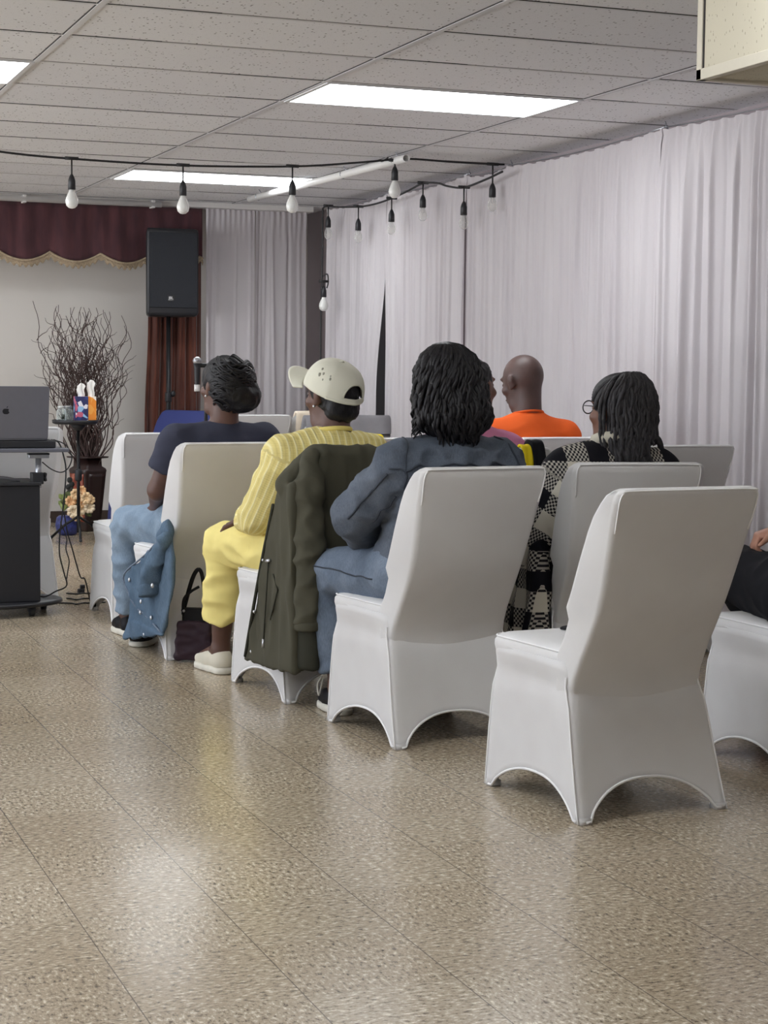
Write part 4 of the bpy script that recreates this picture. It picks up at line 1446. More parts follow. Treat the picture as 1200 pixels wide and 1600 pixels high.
for i in range(105):
    th = max(-1.75, min(1.85, rh.gauss(.05, .85)))
    ph = rh.uniform(0, 6.28); fr = rh.uniform(18, 30)
    L = rh.uniform(.58, .70) if th > .15 else rh.uniform(.78, 1.06)
    inn = rh.uniform(.95, 1.08)
    pts = []
    for k in range(34):
        t_ = k / 33 * L
        ang = min(1.0, t_ / .36) * PI / 2
        if t_ < .36: z = .026 + .112 * math.cos(ang)
        else: z = .026 - .245 * (t_ - .36) / .64
        sq = math.sin(ang)
        g = lambda A_: float(np.interp(t_, [0, .36, .6, .8, 1.1], A_))
        rx, ry, cy = (.008 + .090 * sq) * g([1, 1, 1.03, 1.0, .86]), (.008 + .076 * sq) * g([1, 1, .96, .86, .70]), g([-.052, -.036, -.046, -.062, -.072])
        w_ = .0045 * math.sin(fr * t_ + ph) + .0045 * math.sin(fr * .4 * t_ + 2 * ph)
        x = math.sin(th) * (rx * inn + w_) + math.cos(th) * w_ * 1.3
        y = cy - math.cos(th) * (ry * inn + w_) + math.sin(th) * w_
        pts.append(tuple(T(x, y, z)))
    b2.tube(pts, [.004] + [.0064 * (1 + .16 * math.sin(2.3 * k + ph)) for k in range(31)] + [.0055, .003], 6)
for i in range(7):
    u_ = .006 * i
    b2.tube(catmull([tuple(T(*q_)) for q_ in ((.075, -.08, -.06), (.118 + u_ * .4, -.075, -.085), (.138 + u_ * .5, -.07, -.125 - u_ * .3), (.125 + u_ * .3, -.07, -.165 - u_ * .4), (.10 + u_ * .2, -.075, -.175 - u_ * .2))], 5), .0058, 6)
for i in range(4):
    b2.tube(catmull([tuple(T(*q_)) for q_ in ((-.07, -.03, -.12), (-.085 - .006 * i, -.035, -.165), (-.10 - .012 * i, -.03, -.182 - .004 * i), (-.118 - .01 * i, -.03, -.172))], 5), .0055, 6)
b2.build('locs', HAIR_G, hair)
MB().lathe([(.020, -.008), (.024, 0), (.020, .008)], 12, tuple(T(*(TIE + V3(0, 0, .002))))).build('hair_tie', BLACKC, hair)

# --- person in black at the right edge
loc, rz = at_chair(5)
J = default_joints(pelvis=(.08, -.02, .53), waist=(.11, -.05, .66), chest=(.15, -.08, .80), neck=(.18, -.09, .95), head=(.19, -.05, 1.10), shL=(.02, -.07, .88), shR=(.35, -.09, .89), elL=(.10, .10, .66), elR=(.40, .02, .66),
                   wrL=(.035, .235, .685), wrR=(.22, .26, .62), hdL=(-.86, .32, -.28), hdR=(-.5, .8, -.1), knL=(-.05, .40, .545), anL=(.17, .46, .36), toeL=(.23, .56, .28), bulk=1.12)
J['curl'] = 1.1
p, T, R = build_body('person', 'person dressed in black at the right edge, only a hand and dark lap in view', J, SK_TAN, loc, rz)
top_garment('black_top', J, BLACKC, p, .016, 1.80, .50, wrinkle(.005, (9, 9, 12), 31), False)
trousers('black_trousers', J, BLACKC, p, .02, wrinkle(.006, (9, 9, 12), 33))
eyes(T, p)
shoe(J, 'R', BLACKL, SOLE_K, p)
w0 = J['wrL'] - (J['wrL'] - J['elL']) / np.linalg.norm(J['wrL'] - J['elL']) * .012
dv = Vector(J['wrL'] - J['elL']).normalized(); s1 = dv.orthogonal().normalized(); s2 = dv.cross(s1)
MB().tube([tuple(Vector(w0) + (s1 * math.cos(a_) + s2 * math.sin(a_)) * .030) for a_ in [2 * PI * k / 20 for k in range(21)]], .006, 6).build('bracelet', BLACKL, p)
H = Field(.009)
H.ell(T(0, -.02, .035), (.085, .098, .088), R, .02)
H.cut('prim', ('e', (T(0, .10, -.04), V3(.09, .085, .12), R)))
H.build('hair', HAIR, p, 2)

# ================================================================== furniture and things around the chairs
def ray(px, py):
    return (F_ + R_ * ((px - 600) / 2828.14) - U_ * ((py - 800) / 2828.14))
def atY(px, py, Y):
    d = ray(px, py); t = Y / d.y
    return Vector((d.x * t, Y, EYE + d.z * t))
def atX(px, py, X):
    d = ray(px, py); t = X / d.x
    return Vector((X, d.y * t, EYE + d.z * t))
def chl(i, px, py, lx=None, ly=None):
    """a point in the frame of chair i, on the plane x = lx or y = ly"""
    x, y, a = CH[i][:3]
    Mi = Matrix.Rotation(-math.radians(a), 3, 'Z')
    o = Mi @ Vector((-x, -y, EYE)); d = Mi @ ray(px, py)
    t = (lx - o.x) / d.x if lx is not None else (ly - o.y) / d.y
    return o + d * t

# ---- olive coat over the back of the third aisle chair
loc, rz = at_chair(2)
t = thing('coat', 'olive green coat draped over a white chair back, sleeve hanging down', 'coat', loc, rz)
G = Field(.008)
G.poly([(-.165, .882), (.205, .882), (.215, .17), (-.27, .14), (-.295, .70), (-.285, .775)], (0, -.412, 0), (1, 0, 0), (0, 0, 1), .006, .02)
G.poly([(-.42, .775), (-.31, .765), (-.265, .69), (-.165, .48), (-.075, .26), (-.025, .125), (-.30, .128), (-.42, .14)], (-.282, 0, 0), (0, 1, 0), (0, 0, 1), .006, .035)
G.poly([(-.42, .878), (-.33, .878), (-.33, .886), (-.42, .886)], (-.165, 0, 0), (0, 1, 0), (0, 0, 1), .004, .02)
G.cap((-.165, -.385, .882), (.205, -.385, .882), .023, .023, .02)
G.cap((-.185, -.378, .880), (-.283, -.345, .772), .024, .026, .03)
G.cap((-.185, -.345, .868), (-.262, -.32, .79), .022, .022, .03)
G.cap((-.165, -.345, .868), (.205, -.345, .868), .012, .012, .03)
body = G.build('coat_body', OLIVE, t, 1, wrinkle(.007, (16, 14, 4), 41))
G = Field(.007)
G.cap((-.205, -.392, .862), (-.225, -.418, .76), .030, .048, .03)
G.cap((-.225, -.418, .76), (-.232, -.440, .56), .048, .047, .03)
G.cap((-.232, -.440, .56), (-.236, -.436, .305), .047, .045, .02)
G.cut('plane', ((-.236, -.436, .300), (0, 0, -1)))
slv = G.build('sleeve', OLIVE, t, 2, wrinkle(.009, (13, 9, 15), 43))
G = Field(.006)
G.cap((-.236, -.436, .330), (-.236, -.436, .27), .047, .047, .01); G.cut('plane', ((0, 0, .283), (0, 0, -1))); G.cut('plane', ((0, 0, .318), (0, 0, 1)))
G.build('cuff', OLIVE, slv, 1)
G = Field(.007)
G.cap((-.228, -.428, .30), (-.222, -.425, .165), .040, .043, .02); G.cut('plane', ((0, 0, .15), (0, 0, -1)))
G.build('lining', OLIVE_D, t, 2, wrinkle(.004, (12, 12, 10), 44))
zp = [(-.291, y, z) for y, z in ((-.272, .70), (-.225, .60), (-.172, .485), (-.13, .385), (-.083, .27), (-.033, .14))]
MB().tube(catmull(zp, 5), .006, 6).build('zip_edge', OLIVE_D, t)
dr = catmull([(-.292, -.235, .50), (-.294, -.225, .40), (-.293, -.205, .28), (-.294, -.20, .22)], 5)
MB().tube(dr, .0028, 5).build('drawstring', OLIVE_D, t)
MB().tube([(-.294, -.20, .225), (-.295, -.199, .195)], .005, 6).build('cord_tip', METAL, t)
MB().tube([(-.293, -.25, .505), (-.296, -.225, .50)], .006, 6).build('toggle', METAL, t)
for y, z in ((-.06, .165), (-.085, .31), (-.16, .50)):
    MB().ball((-.291, y - .025, z), (.004, .006, .006), 8, 6).build('snap', METAL, t)
pk = [(-.292, -.275, .46), (-.293, -.315, .41), (-.292, -.255, .30)]
MB().tube(pk, .003, 5).build('pocket_edge', OLIVE_D, t)

# ---- denim shirt hanging from the seat of the woman in the navy tee
loc, rz = at_chair(3)
t = thing('denim_shirt', 'mid blue denim shirt with pearly snaps hanging beside a white chair', 'shirt', loc, rz)
def pl(pts, lx): return [(max(-9, q.y), max(.03, q.z)) for q in (chl(3, a, b_, lx=lx) for a, b_ in pts)]
G = Field(.006)
outline = [(262, 812), (271, 872), (270, 917), (264, 949), (255, 992), (194, 1006), (201, 966), (207, 937), (194, 897), (228, 868), (252, 838)]
G.poly(pl(outline, -.262), (-.262, 0, 0), (0, 1, 0), (0, 0, 1), .007, .01)
G.poly(pl([(200, 966), (255, 992), (194, 1006)], -.272), (-.272, 0, 0), (0, 1, 0), (0, 0, 1), .006, .01)
top = chl(3, 262, 822, lx=-.25)
G.cap((-.255, top.y - .02, top.z - .02), (-.235, top.y + .10, top.z - .04), .02, .02, .04)
sb = G.build('shirt_body', DENIM_S, t, 1, wrinkle(.008, (10, 11, 7), 51))
G = Field(.006)
s0, s1, s2 = (chl(3, a, b_, lx=-.285) for a, b_ in ((257, 842), (240, 895), (234, 916)))
G.cap(s0, s1, .024, .048, .03); G.cap(s1, s2, .048, .046, .02)
e_ = chl(3, 236, 925, lx=-.285)
G.cut('plane', (e_, (0, -.2, -1)))
sl = G.build('sleeve', DENIM_S, t, 1, wrinkle(.008, (14, 13, 14), 52))
G = Field(.006)
c0, c1 = chl(3, 236, 912, lx=-.287), chl(3, 234, 932, lx=-.287)
G.cap(c0, c1, .048, .047, .01); G.cut('plane', (c1, (0, -.25, -1))); G.cut('plane', (c0, (0, .25, 1)))
G.build('cuff', DENIM_S, sl, 1)
edge = [chl(3, a, b_, lx=-.270) for a, b_ in ((258, 832), (228, 866), (194, 897), (200, 925), (212, 948), (228, 962), (253, 990))]
MB().tube(catmull(edge, 5), .004, 5).build('placket_edge', DENIM_P, t)
for a, b_ in ((202, 906), (220, 940), (219, 957), (236, 965), (225, 991)):
    q = chl(3, a, b_, lx=-.276)
    MB().ball(q, (.005, .009, .009), 10, 8).build('snap_button', METAL, t)
q = chl(3, 238, 915, lx=-.333)
MB().ball(q, (.006, .010, .010), 10, 8).build('snap_button', METAL, sl)

# ---- plum bag on the floor behind that chair
t = thing('handbag', 'dark plum handbag standing on the floor beside the beige shoe', 'bag', (1.845, 6.925, 0), math.radians(-30))
G = Field(.006)
G.poly([(-.075, .008), (.09, .008), (.07, .165), (-.058, .165)], (0, 0, 0), (1, 0, 0), (0, 0, 1), .035, .02)
G.build('bag_body', PLUM, t, 2, wrinkle(.005, (14, 14, 24), 61))
MB().box((-.045, -.022, .15), (.055, .022, .215)).build('flap', BLACKL, t, bevel=.008)
MB().tube(catmull([(-.04, -.02, .19), (-.035, -.025, .25), (-.01, -.02, .28), (.02, 0, .30)], 6), .006, 6).build('strap', BLACKL, t)
MB().tube(catmull([(-.045, 0, .20), (.00, -.005, .345), (.03, 0, .355), (.05, .0, .20)], 6), .009, 6).build('handle', BLACKL, t)
MB().ball((-.035, -.026, .205), .006, 8, 6).build('ring', METAL, t)

# ---- dark phone on the seat of the front chair
t = thing('phone', 'dark phone lying on the seat of the nearest empty chair', 'phone', (2.335, 4.53, .446), math.radians(-52))
MB().box((-.036, -.075, -.003), (.036, .075, .0045)).build('case', BLACKL, t, bevel=.003)
MB().box((-.032, -.070, .0045), (.032, .070, .0055)).build('screen', simple('dark_screen', (30, 32, 38), .15), t)

# ---- yellow and black straps over a chair back
loc, rz = at_chair(7)
def drape(name, label, cat, x0, x1, front, rear, material, seed, zt=.885, wob=.006, th=.006):
    t = thing(name, label, cat, loc, rz)
    prof = [(-.30, .873 - front), (-.325, .84), (-.348, zt - .006), (-.368, zt + .002), (-.388, zt - .006), (-.398, .85), (-.403, .82), (-.402, .873 - rear)]
    pr = catmull([(0, a, b_) for a, b_ in prof], 5)
    def fn(u, v_):
        q = pr[min(len(pr) - 1, int(round(v_ * (len(pr) - 1))))]
        return (x0 + (x1 - x0) * u + wob * math.sin(6 * v_ + seed), q.y - wob * .6 * math.sin(9 * u + 7 * v_ + seed), q.z + .3 * wob * math.sin(8 * u + seed))
    MB().grid(fn, 8, len(pr) - 1).build('cloth_drape', material, t, solid=th)
    return t
drape('scarf', 'narrow yellow scarf hung over a white chair back beside the black strap', 'scarf', .085, .125, .06, .12, GOLDY, 1, .880, .004, .008)
drape('strap', 'black cloth strap hung over a white chair back beside the yellow scarf', 'strap', .122, .172, .05, .12, BLACKC, 2, .890, .003, .022)
loc, rz = at_chair(13)
drape('scarf', 'bright yellow cloth on a hidden chair, just left of the denim shoulder', 'scarf', -.10, .0, .06, .10, GOLDY, 3, .885)
loc, rz = at_chair(10)
drape('coat', 'grey coat folded over the top of a white chair near the curtain', 'coat', -.235, .235, .05, .055, GREYC, 4, .905, .005, .03)
loc, rz = at_chair(12)
drape('blanket', 'beige cloth hung over a distant chair beside the white cap wearer', 'blanket', -.22, .0, .08, .12, BEIGEC, 5, .885, .004, .02)

# ---- media cart with laptop
t = thing('media_cart', 'black media cart on casters carrying the laptop, at the left edge', 'cart', (1.26, 8.58, 0), 0)
bx = MB().box((-.225, -.16, .068), (.245, .16, .612)); bx.build('cabinet', mat('charcoal_panel'), t, bevel=.004)
MB().box((-.235, -.17, .612), (.25, .17, .628)).build('cabinet_top', mat('black_plastic'), t, bevel=.003)
def ov(rx, ry, z): return [(rx * math.cos(2 * PI * k / 40), ry * math.sin(2 * PI * k / 40), z) for k in range(40)]
MB().loft([ov(.365, .235, .046), ov(.375, .245, .052), ov(.375, .245, .062), ov(.367, .238, .068)]).build('base_plate', mat('charcoal_panel'), t)
for cx, cy in ((.205, -.150), (.30, .075), (-.21, -.150), (-.30, .08)):
    cc = MB(); cc.tube([(cx - .012, cy, .024), (cx + .012, cy, .024)], .024, 14)
    w_ = cc.build('caster', mat('black_plastic'), t)
    MB().box((cx - .017, cy - .018, .022), (cx + .017, cy + .022, .047)).build('fork', mat('black_plastic'), w_, bevel=.004)
px = .243
MB().tube([(px, -.13, .60), (px, -.13, .745)], .014, 10).build('post', mat('steel'), t)
MB().box((px - .035, -.16, .618), (px + .020, -.10, .672)).build('clamp', mat('black_plastic'), t, bevel=.004)
kn = MB(); kn.tube([(px + .018, -.13, .65), (px + .034, -.13, .65)], .008, 8)
for k in range(4):
    a_ = PI / 4 + k * PI / 2
    kn.tube([(px + .030, -.13, .65), (px + .030, -.13 + .020 * math.cos(a_), .65 + .022 * math.sin(a_))], .008, 8)
kn.build('clamp_knob', mat('black_plastic'), t)
MB().box((px - .047, -.15, .738), (px + .048, -.11, .757)).build('cross_bar', mat('steel'), t, bevel=.003)
MB().box((px - .05, -.152, .754), (px + .05, -.108, .762)).build('bar_cap', mat('black_plastic'), t, bevel=.003)
MB().box((-.30, -.20, .768), (.375, .15, .786)).build('shelf', simple('grey_shelf', (92, 93, 102), .4, var=.03), t, bevel=.004)
MB().box((-.28, -.17, .786), (.318, .14, .822)).build('laptop_riser', mat('black_plastic'), t, bevel=.006)
pp_ = catmull([(-.2, -.10, .64), (-.05, -.13, .652), (.08, -.12, .648), (.16, -.10, .632)], 5)
MB().tube(pp_, .008, 6).build('handle', simple('grey_handle', (120, 120, 126), .4), t)

t = thing('laptop', 'open space grey laptop on the media cart with its lid towards the chairs', 'laptop', (1.362, 8.50, .823), 0)
LG = simple('space_grey_aluminium', (112, 112, 120), .38, .35, var=.02)
MB().box((-.178, -.09, .0), (.178, .155, .012)).build('keyboard_base', LG, t, bevel=.004)
tilt = math.radians(12)
lid = MB()
n_ = 6; rr_ = .012
def lidp(x, z, y=0): return (x, -.092 - z * math.sin(tilt) + y * math.cos(tilt), .010 + z * math.cos(tilt) + y * math.sin(tilt))
ol = []
for cx, cz, a0 in ((.178 - rr_, .245 - rr_, 0), (-.178 + rr_, .245 - rr_, .5 * PI), (-.178 + .004, .004, PI), (.178 - .004, .004, 1.5 * PI)):
    r_ = rr_ if cz > .1 else .004
    for k in range(n_ + 1):
        a_ = a0 + .5 * PI * k / n_
        ol.append((cx + r_ * math.cos(a_), cz + r_ * math.sin(a_)))
lid.loft([[lidp(x, z, -.003) for x, z in ol], [lidp(x, z, .003) for x, z in ol]])
lo2 = lid.build('lid', LG, t, smooth=False)
MB().box((-.166, 0, 0), (.166, .0005, .001)).build('hinge', mat('black_plastic'), t).location = (0, -.09, .010)
MB().loft([[lidp(x, z, .0028) for x, z in ((-.168, .014), (.168, .014), (.168, .234), (-.168, .234))], [lidp(x, z, .0036) for x, z in ((-.168, .014), (.168, .014), (.168, .234), (-.168, .234))]]).build('screen', simple('dark_laptop_screen', (26, 28, 34), .2), lo2, smooth=False)
kb = MB()
for r_ in range(5):
    for c_ in range(13):
        kb.box((-.145 + c_ * .0225, -.060 + r_ * .0205, .0115), (-.145 + c_ * .0225 + .019, -.060 + r_ * .0205 + .017, .0132))
kb.build('keyboard', mat('black_plastic'), t, smooth=False)
MB().box((-.055, .062, .0115), (.055, .140, .0124)).build('trackpad', simple('grey_trackpad', (96, 96, 104), .35), t)
# apple shaped emblem on the lid: body lobes with a bite at the right and a leaf
em = []
for k in range(60):
    a_ = 2 * PI * k / 60
    r_ = .0155 * (1 + .06 * math.cos(2 * a_) - .10 * max(0, math.sin(a_)) ** 6 * 1.4 - .07 * max(0, -math.sin(a_)) ** 10)
    x, z = r_ * math.cos(a_) * 1.0, r_ * math.sin(a_)
    bx_, bz_ = x - .0195, z - .003
    d_ = math.hypot(bx_, bz_)
    if d_ < .0085:
        x, z = .0195 + bx_ / d_ * .0085 * 1.0, .003 + bz_ / d_ * .0085
        x = min(x, .0195 - .002)
    em.append((x, z))
EMB = simple('dark_mirror_emblem', (48, 49, 55), .25, .5)
ec = (-.018, .128)
MB().loft([[lidp(ec[0] + x, ec[1] + z, -.0034) for x, z in em], [lidp(ec[0] + x, ec[1] + z, -.0029) for x, z in em]]).build('emblem', EMB, lo2, smooth=False)
lf = [(.001, .0165), (.0035, .0215), (.008, .0245), (.0075, .0195), (.004, .0168)]
MB().loft([[lidp(ec[0] + x, ec[1] + z, -.0034) for x, z in lf], [lidp(ec[0] + x, ec[1] + z, -.0029) for x, z in lf]]).build('emblem_leaf', EMB, lo2, smooth=False)

# cables of the cart
def cable(name, label, pts, r=.0035, cat='cable', group=None):
    o = MB().tube(catmull(pts, 8), r, 6).build(name, mat('cable'))
    return tag(o, label, cat, group)
A = lambda x, y, Y: atY(x, y, Y)
def gz(px, py, z=.0):
    d = ray(px, py); q = (z - EYE) / d.z
    return Vector((d.x * q, d.y * q, z))
cable('cable', 'long black cable hanging from the laptop riser down to the cart base', [A(80, 687, 8.5), A(92, 692, 8.47), A(100, 715, 8.46), A(103, 740, 8.46), A(99, 790, 8.46), A(94, 830, 8.46), A(93, 865, 8.47), A(100, 895, 8.48), A(104, 915, 8.5), Vector((1.60, 8.55, .098)), Vector((1.555, 8.56, .074)), Vector((1.52, 8.58, .0745))])
cable('cable', 'thin black cable looping from the riser back to the cart post', [A(84, 687, 8.5), A(101, 694, 8.44), A(110, 707, 8.43), A(112, 718, 8.43), A(106, 732, 8.43), A(95, 738, 8.43), A(80, 733, 8.43), A(66, 722, 8.43)], .0028)
cable('cable', 'black cable drooping from behind the cart towards the aisle chair', [A(100, 800, 8.52), A(105, 830, 8.52), A(113, 858, 8.52), A(119, 880, 8.52), A(126, 902, 8.53), A(133, 906, 8.535), Vector((1.80, 8.70, .015)), Vector((1.83, 8.75, .005))], .0035)
cable('cable', 'thin black cable hanging in a wave beside the white chair leg', [A(94, 815, 8.5), A(104, 840, 8.5), A(103, 858, 8.5), A(108, 876, 8.5), A(106, 892, 8.5), A(104, 905, 8.5)], .003)
for k, (ya, lab) in enumerate(((928, 'farthest of the three floor cables between cart and aisle chair'), (936, 'middle of the three floor cables between cart and aisle chair'), (943, 'nearest of the three floor cables between cart and aisle chair'))):
    pts = [gz(88 if k == 2 else 104, ya - 1, .004), gz(112, ya - .5, .004), gz(120, ya + (1 if k else 0), .004), gz(130, ya - 1, .004), gz(140, ya - 1, .004), gz(165, ya - 2, .004)]
    cable('floor_cable', lab, pts, .004, 'cable', 'floor cables by the cart')
q = gz(128, 927, 0)
t = thing('power_plug', 'black power plug standing on the floor cables beside the aisle chair', 'plug', (q.x, q.y + .02, 0), .3)
MB().box((-.016, -.012, .0), (.016, .012, .022)).build('plug_body', mat('black_plastic'), t, bevel=.003)
MB().box((-.004, -.010, .022), (.020, .010, .042)).build('plug_head', mat('black_plastic'), t, bevel=.004)

# ---- tripod tray stand with jars and tissues
TY = 12.12
tc = atY(117.5, 659, TY)
t = thing('tray_stand', 'black tripod stand with a small round tray in front of the vase', 'stand', (tc.x, TY, 0), 0)
zt = tc.z
MB().lathe([(.02, zt - .018), (.135, zt - .016), (.152, zt - .008), (.154, zt + .012), (.149, zt + .014), (.146, zt - .002), (.02, zt - .004)], 32).build('tray', mat('black_plastic'), t)
MB().tube([(.02, 0, .05), (.02, 0, zt - .015)], .011, 10).build('pole', mat('black_metal'), t)
MB().lathe([(.022, zt - .06), (.05, zt - .03), (.05, zt - .016)], 16, (.02, 0, 0)).build('collar', mat('black_plastic'), t)
MB().lathe([(.02, .40), (.024, .41), (.024, .47), (.02, .48)], 12, (.02, 0, 0)).build('clutch', mat('black_plastic'), t)
for a_ in (-1.7, .45, 2.5):
    lg = MB().tube([(.02, 0, .16), (.02 + .10 * math.cos(a_), .10 * math.sin(a_), .10), (.02 + .20 * math.cos(a_), .20 * math.sin(a_), .012)], .009, 8).build('leg', mat('black_metal'), t)
    MB().ball((.02 + .20 * math.cos(a_), .20 * math.sin(a_), .012), .012, 8, 6).build('foot', mat('black_plastic'), lg)
def thin_glass(name, tint, amount=.82):
    m = Mat(name, tint, .05)
    tr = m.n('ShaderNodeBsdfTransparent'); tr.inputs[0].default_value = (*lin(tint), 1)
    lw = m.n('ShaderNodeLayerWeight'); lw.inputs[0].default_value = .35
    mx = m.n('ShaderNodeMixShader')
    fac = m.math('MAXIMUM', m.math('MULTIPLY', lw.outputs['Facing'], .75), 1 - amount)
    m.l(fac, mx.inputs[0]); m.l(tr.outputs[0], mx.inputs[1]); m.l(m.b.outputs[0], mx.inputs[2])
    m.l(mx.outputs[0], m.nt.nodes['Material Output'].inputs['Surface'])
    return m
GL = thin_glass('clear_glass', (246, 249, 248), .88)
LIDM = simple('pale_metal_lid', (188, 190, 188), .35, .6)
for k, (px_, lab) in enumerate(((96, 'left clear glass jar on the round tray'), (109, 'right clear glass jar on the round tray, touching the tissue box'))):
    q = atY(px_, 657, TY - .03)
    j = thing('glass_jar', lab, 'jar', (q.x, TY - .03 + .05 * k, zt - .001), 0, 'glass jars on the tray')
    MB().lathe([(.026, 0), (.033, .004), (.034, .06), (.030, .078), (.024, .086), (.024, .094), (.022, .094), (.022, .086), (.028, .076), (.031, .06), (.030, .008), (.02, .005)], 24).build('jar_glass', GL, j)
    MB().lathe([(.025, .092), (.027, .094), (.027, .106), (.025, .108)], 20).build('lid', LIDM, j)
    if k == 0:
        MB().box((-.006, -.035, .022), (.016, -.0335, .052)).build('label', simple('dark_label', (50, 56, 50), .6), j)
m = Mat('floral_tissue_box', (60, 70, 130), .6)
vo = m.n('ShaderNodeTexVoronoi'); vo.inputs['Scale'].default_value = 30; m.l(m.coord(), vo.inputs['Vector'])
vc = m.n('ShaderNodeSeparateColor'); m.l(vo.outputs['Color'], vc.inputs[0])
cr = m.ramp(vc.outputs[0], [(0, lin((40, 44, 92))), (.3, lin((44, 60, 120))), (.5, lin((196, 96, 120))), (.68, lin((150, 190, 224))), (.85, lin((226, 222, 230)))])
m.nt.nodes[-1].color_ramp.interpolation = 'CONSTANT' if hasattr(m.nt.nodes[-1], 'color_ramp') else None
m.color(cr)
FLORAL = m
m = Mat('orange_tissue_box', (226, 140, 50), .6)
vo = m.n('ShaderNodeTexVoronoi'); vo.inputs['Scale'].default_value = 26; m.l(m.coord((1, 1, .7)), vo.inputs['Vector'])
vc = m.n('ShaderNodeSeparateColor'); m.l(vo.outputs['Color'], vc.inputs[0])
cr = m.ramp(vc.outputs[0], [(0, lin((228, 138, 44))), (.62, lin((234, 160, 70))), (.78, lin((240, 232, 222))), (.92, lin((120, 60, 60)))])
m.color(cr)
for nd in m.nt.nodes:
    if nd.type == 'VALTORGB': nd.color_ramp.interpolation = 'CONSTANT'
ORBOX = m
TISS = simple('white_tissue', (240, 238, 234), .9, var=.02)
for px_, wd, M_, lab, dy, tz in ((126.5, .043, FLORAL, 'tall floral blue tissue box with a tissue pulled up, on the tray', -.05, .095), (142, .030, ORBOX, 'tall orange tissue box with a tissue pulled up, on the tray', -.045, .118)):
    q = atY(px_, 657, TY + dy)
    j = thing('tissue_box', lab, 'tissue box', (q.x, TY + dy, zt - .001), 0)
    MB().box((-wd, -.035, 0), (wd, .035, .172)).build('carton', M_, j, bevel=.002, smooth=False)
    def tf(u, v_):
        return ((u - .5) * (.036 + .012 * v_) + .004 * math.sin(8 * v_), .008 * math.sin(9 * u + 3 * v_), .165 + tz * v_ * (1 - .18 * (2 * u - 1) ** 2))
    MB().grid(tf, 12, 10).build('tissue', TISS, j, solid=.008)

# ---- tall vase with curly willow
vc_ = atY(137, 713, 12.78)
t = thing('floor_vase', 'tall glazed red brown floor vase with a dark rim, holding curly willow', 'vase', (vc_.x, 12.78, 0), math.radians(28))
m = Mat('red_brown_glaze', (130, 62, 48), .22)
f = m.noise(m.coord(), 22, 3)
m.color(m.ramp(f, [(.35, lin((112, 50, 40))), (.6, lin((150, 76, 58))), (.75, lin((196, 120, 96)))]))
GLZ = m
GLZ_D = simple('dark_glaze', (46, 30, 28), .3)
zr = vc_.z
def sq(r, z, n=7): return [(x, y, z) for x, y in rrect(r, r, -r, r, r * .28, 5)]
prof = [(.062, 0), (.066, .02), (.07, .05), (.10, zr - .115), (.103, zr - .10), (.098, zr - .085), (.078, zr - .07), (.074, zr - .012)]
MB().loft([sq(r, z) for r, z in prof]).build('vase_body', GLZ_D, t)
# glazed panels on the two faces turned to the room
for a_ in (0, -PI / 2):
    pn = MB()
    def pf(u, v_):
        z = .07 + (zr - .19) * v_
        r = .07 + (.10 - .07) * (z - .05) / (zr - .165)
        return ((u - .5) * 1.5 * r * math.cos(a_) + math.sin(a_) * (-(r + .002)) * -1 * 0 + (0 if a_ == 0 else -(r + .002)), (-(r + .002) if a_ == 0 else (u - .5) * 1.5 * r), z)
    pn.grid(pf, 4, 14)
    if a_ != 0: pn.build('glazed_panel', GLZ, t, solid=.003)
    else: pn.build('glazed_panel', GLZ_D, t, solid=.003)
MB().loft([sq(.074, zr - .014), sq(.112, zr - .010), sq(.116, zr), sq(.074, zr + .001)]).build('rim', GLZ_D, t)
BR = simple('willow_bark', (72, 54, 50), .8, var=.25, scale=60)
rw = random.Random(17)
NB = 92
for i in range(NB):
    a_ = rw.uniform(0, 2 * PI)
    rad = .015 + .045 * rw.random()
    tip_px = rw.gauss(0, 1)
    # tips fan out left and right, a few long ones
    spread = max(-.30, min(.31, rw.gauss(-.02, .135)))
    hz = rw.uniform(1.18, 1.60) if abs(spread) < .18 else rw.uniform(1.05, 1.50)
    if i < 5: hz = 1.62 - .02 * i; spread = (-.33, -.2, -.06, .18, .31)[i]
    x0, y0 = rad * math.cos(a_), rad * math.sin(a_)
    ph, ph2 = rw.uniform(0, 6.28), rw.uniform(0, 6.28)
    fr = rw.uniform(9, 14)
    dyb = rw.uniform(-.10, .16)
    pts = []
    N = 30
    for k in range(N):
        s_ = k / (N - 1)
        z = zr - .22 + (hz - zr + .22) * s_
        zz = max(0, (z - zr) / 1.0)
        am = (.007 + .014 * min(1, zz * 1.6)) * (1 if zz > 0 else .25)
        ex = spread * (min(1, max(0, (s_ - .10) / .80)) ** .72)
        bulge = .03 * math.sin(min(1, zz * 4.5) * PI) * (1 if x0 > 0 else -1)
        pts.append((vc_.x + x0 * (.6 + .4 * min(1, s_ * 2)) + ex + bulge + am * math.sin(fr * s_ * 2.6 + ph), 12.78 + y0 + dyb * s_ + am * math.cos(fr * s_ * 2.3 + ph2), z))
    # curled tip
    b = MB()
    b.tube(pts, [.0052 - .0032 * (k / (N - 1)) for k in range(N)], 5)
    for sd in range(2):
        k0 = rw.randint(15, 25)
        q = Vector(pts[k0]); dr = rw.choice((-1, 1)); ln_ = rw.uniform(.08, .2)
        tw = [(q.x + dr * ln_ * s_ * .75 + .010 * math.sin(9 * s_ + ph), q.y + .02 * s_, q.z + ln_ * s_ * (1 - .35 * s_) + .008 * math.cos(8 * s_ + ph)) for s_ in [z_ / 8 for z_ in range(9)]]
        b.tube(tw, [.0028 - .0018 * z_ / 8 for z_ in range(9)], 4)
    o = b.build('willow_branch', BR)
    tag(o, 'brown curly willow branch standing in the tall floor vase', 'branch', 'curly willow branches in the vase')

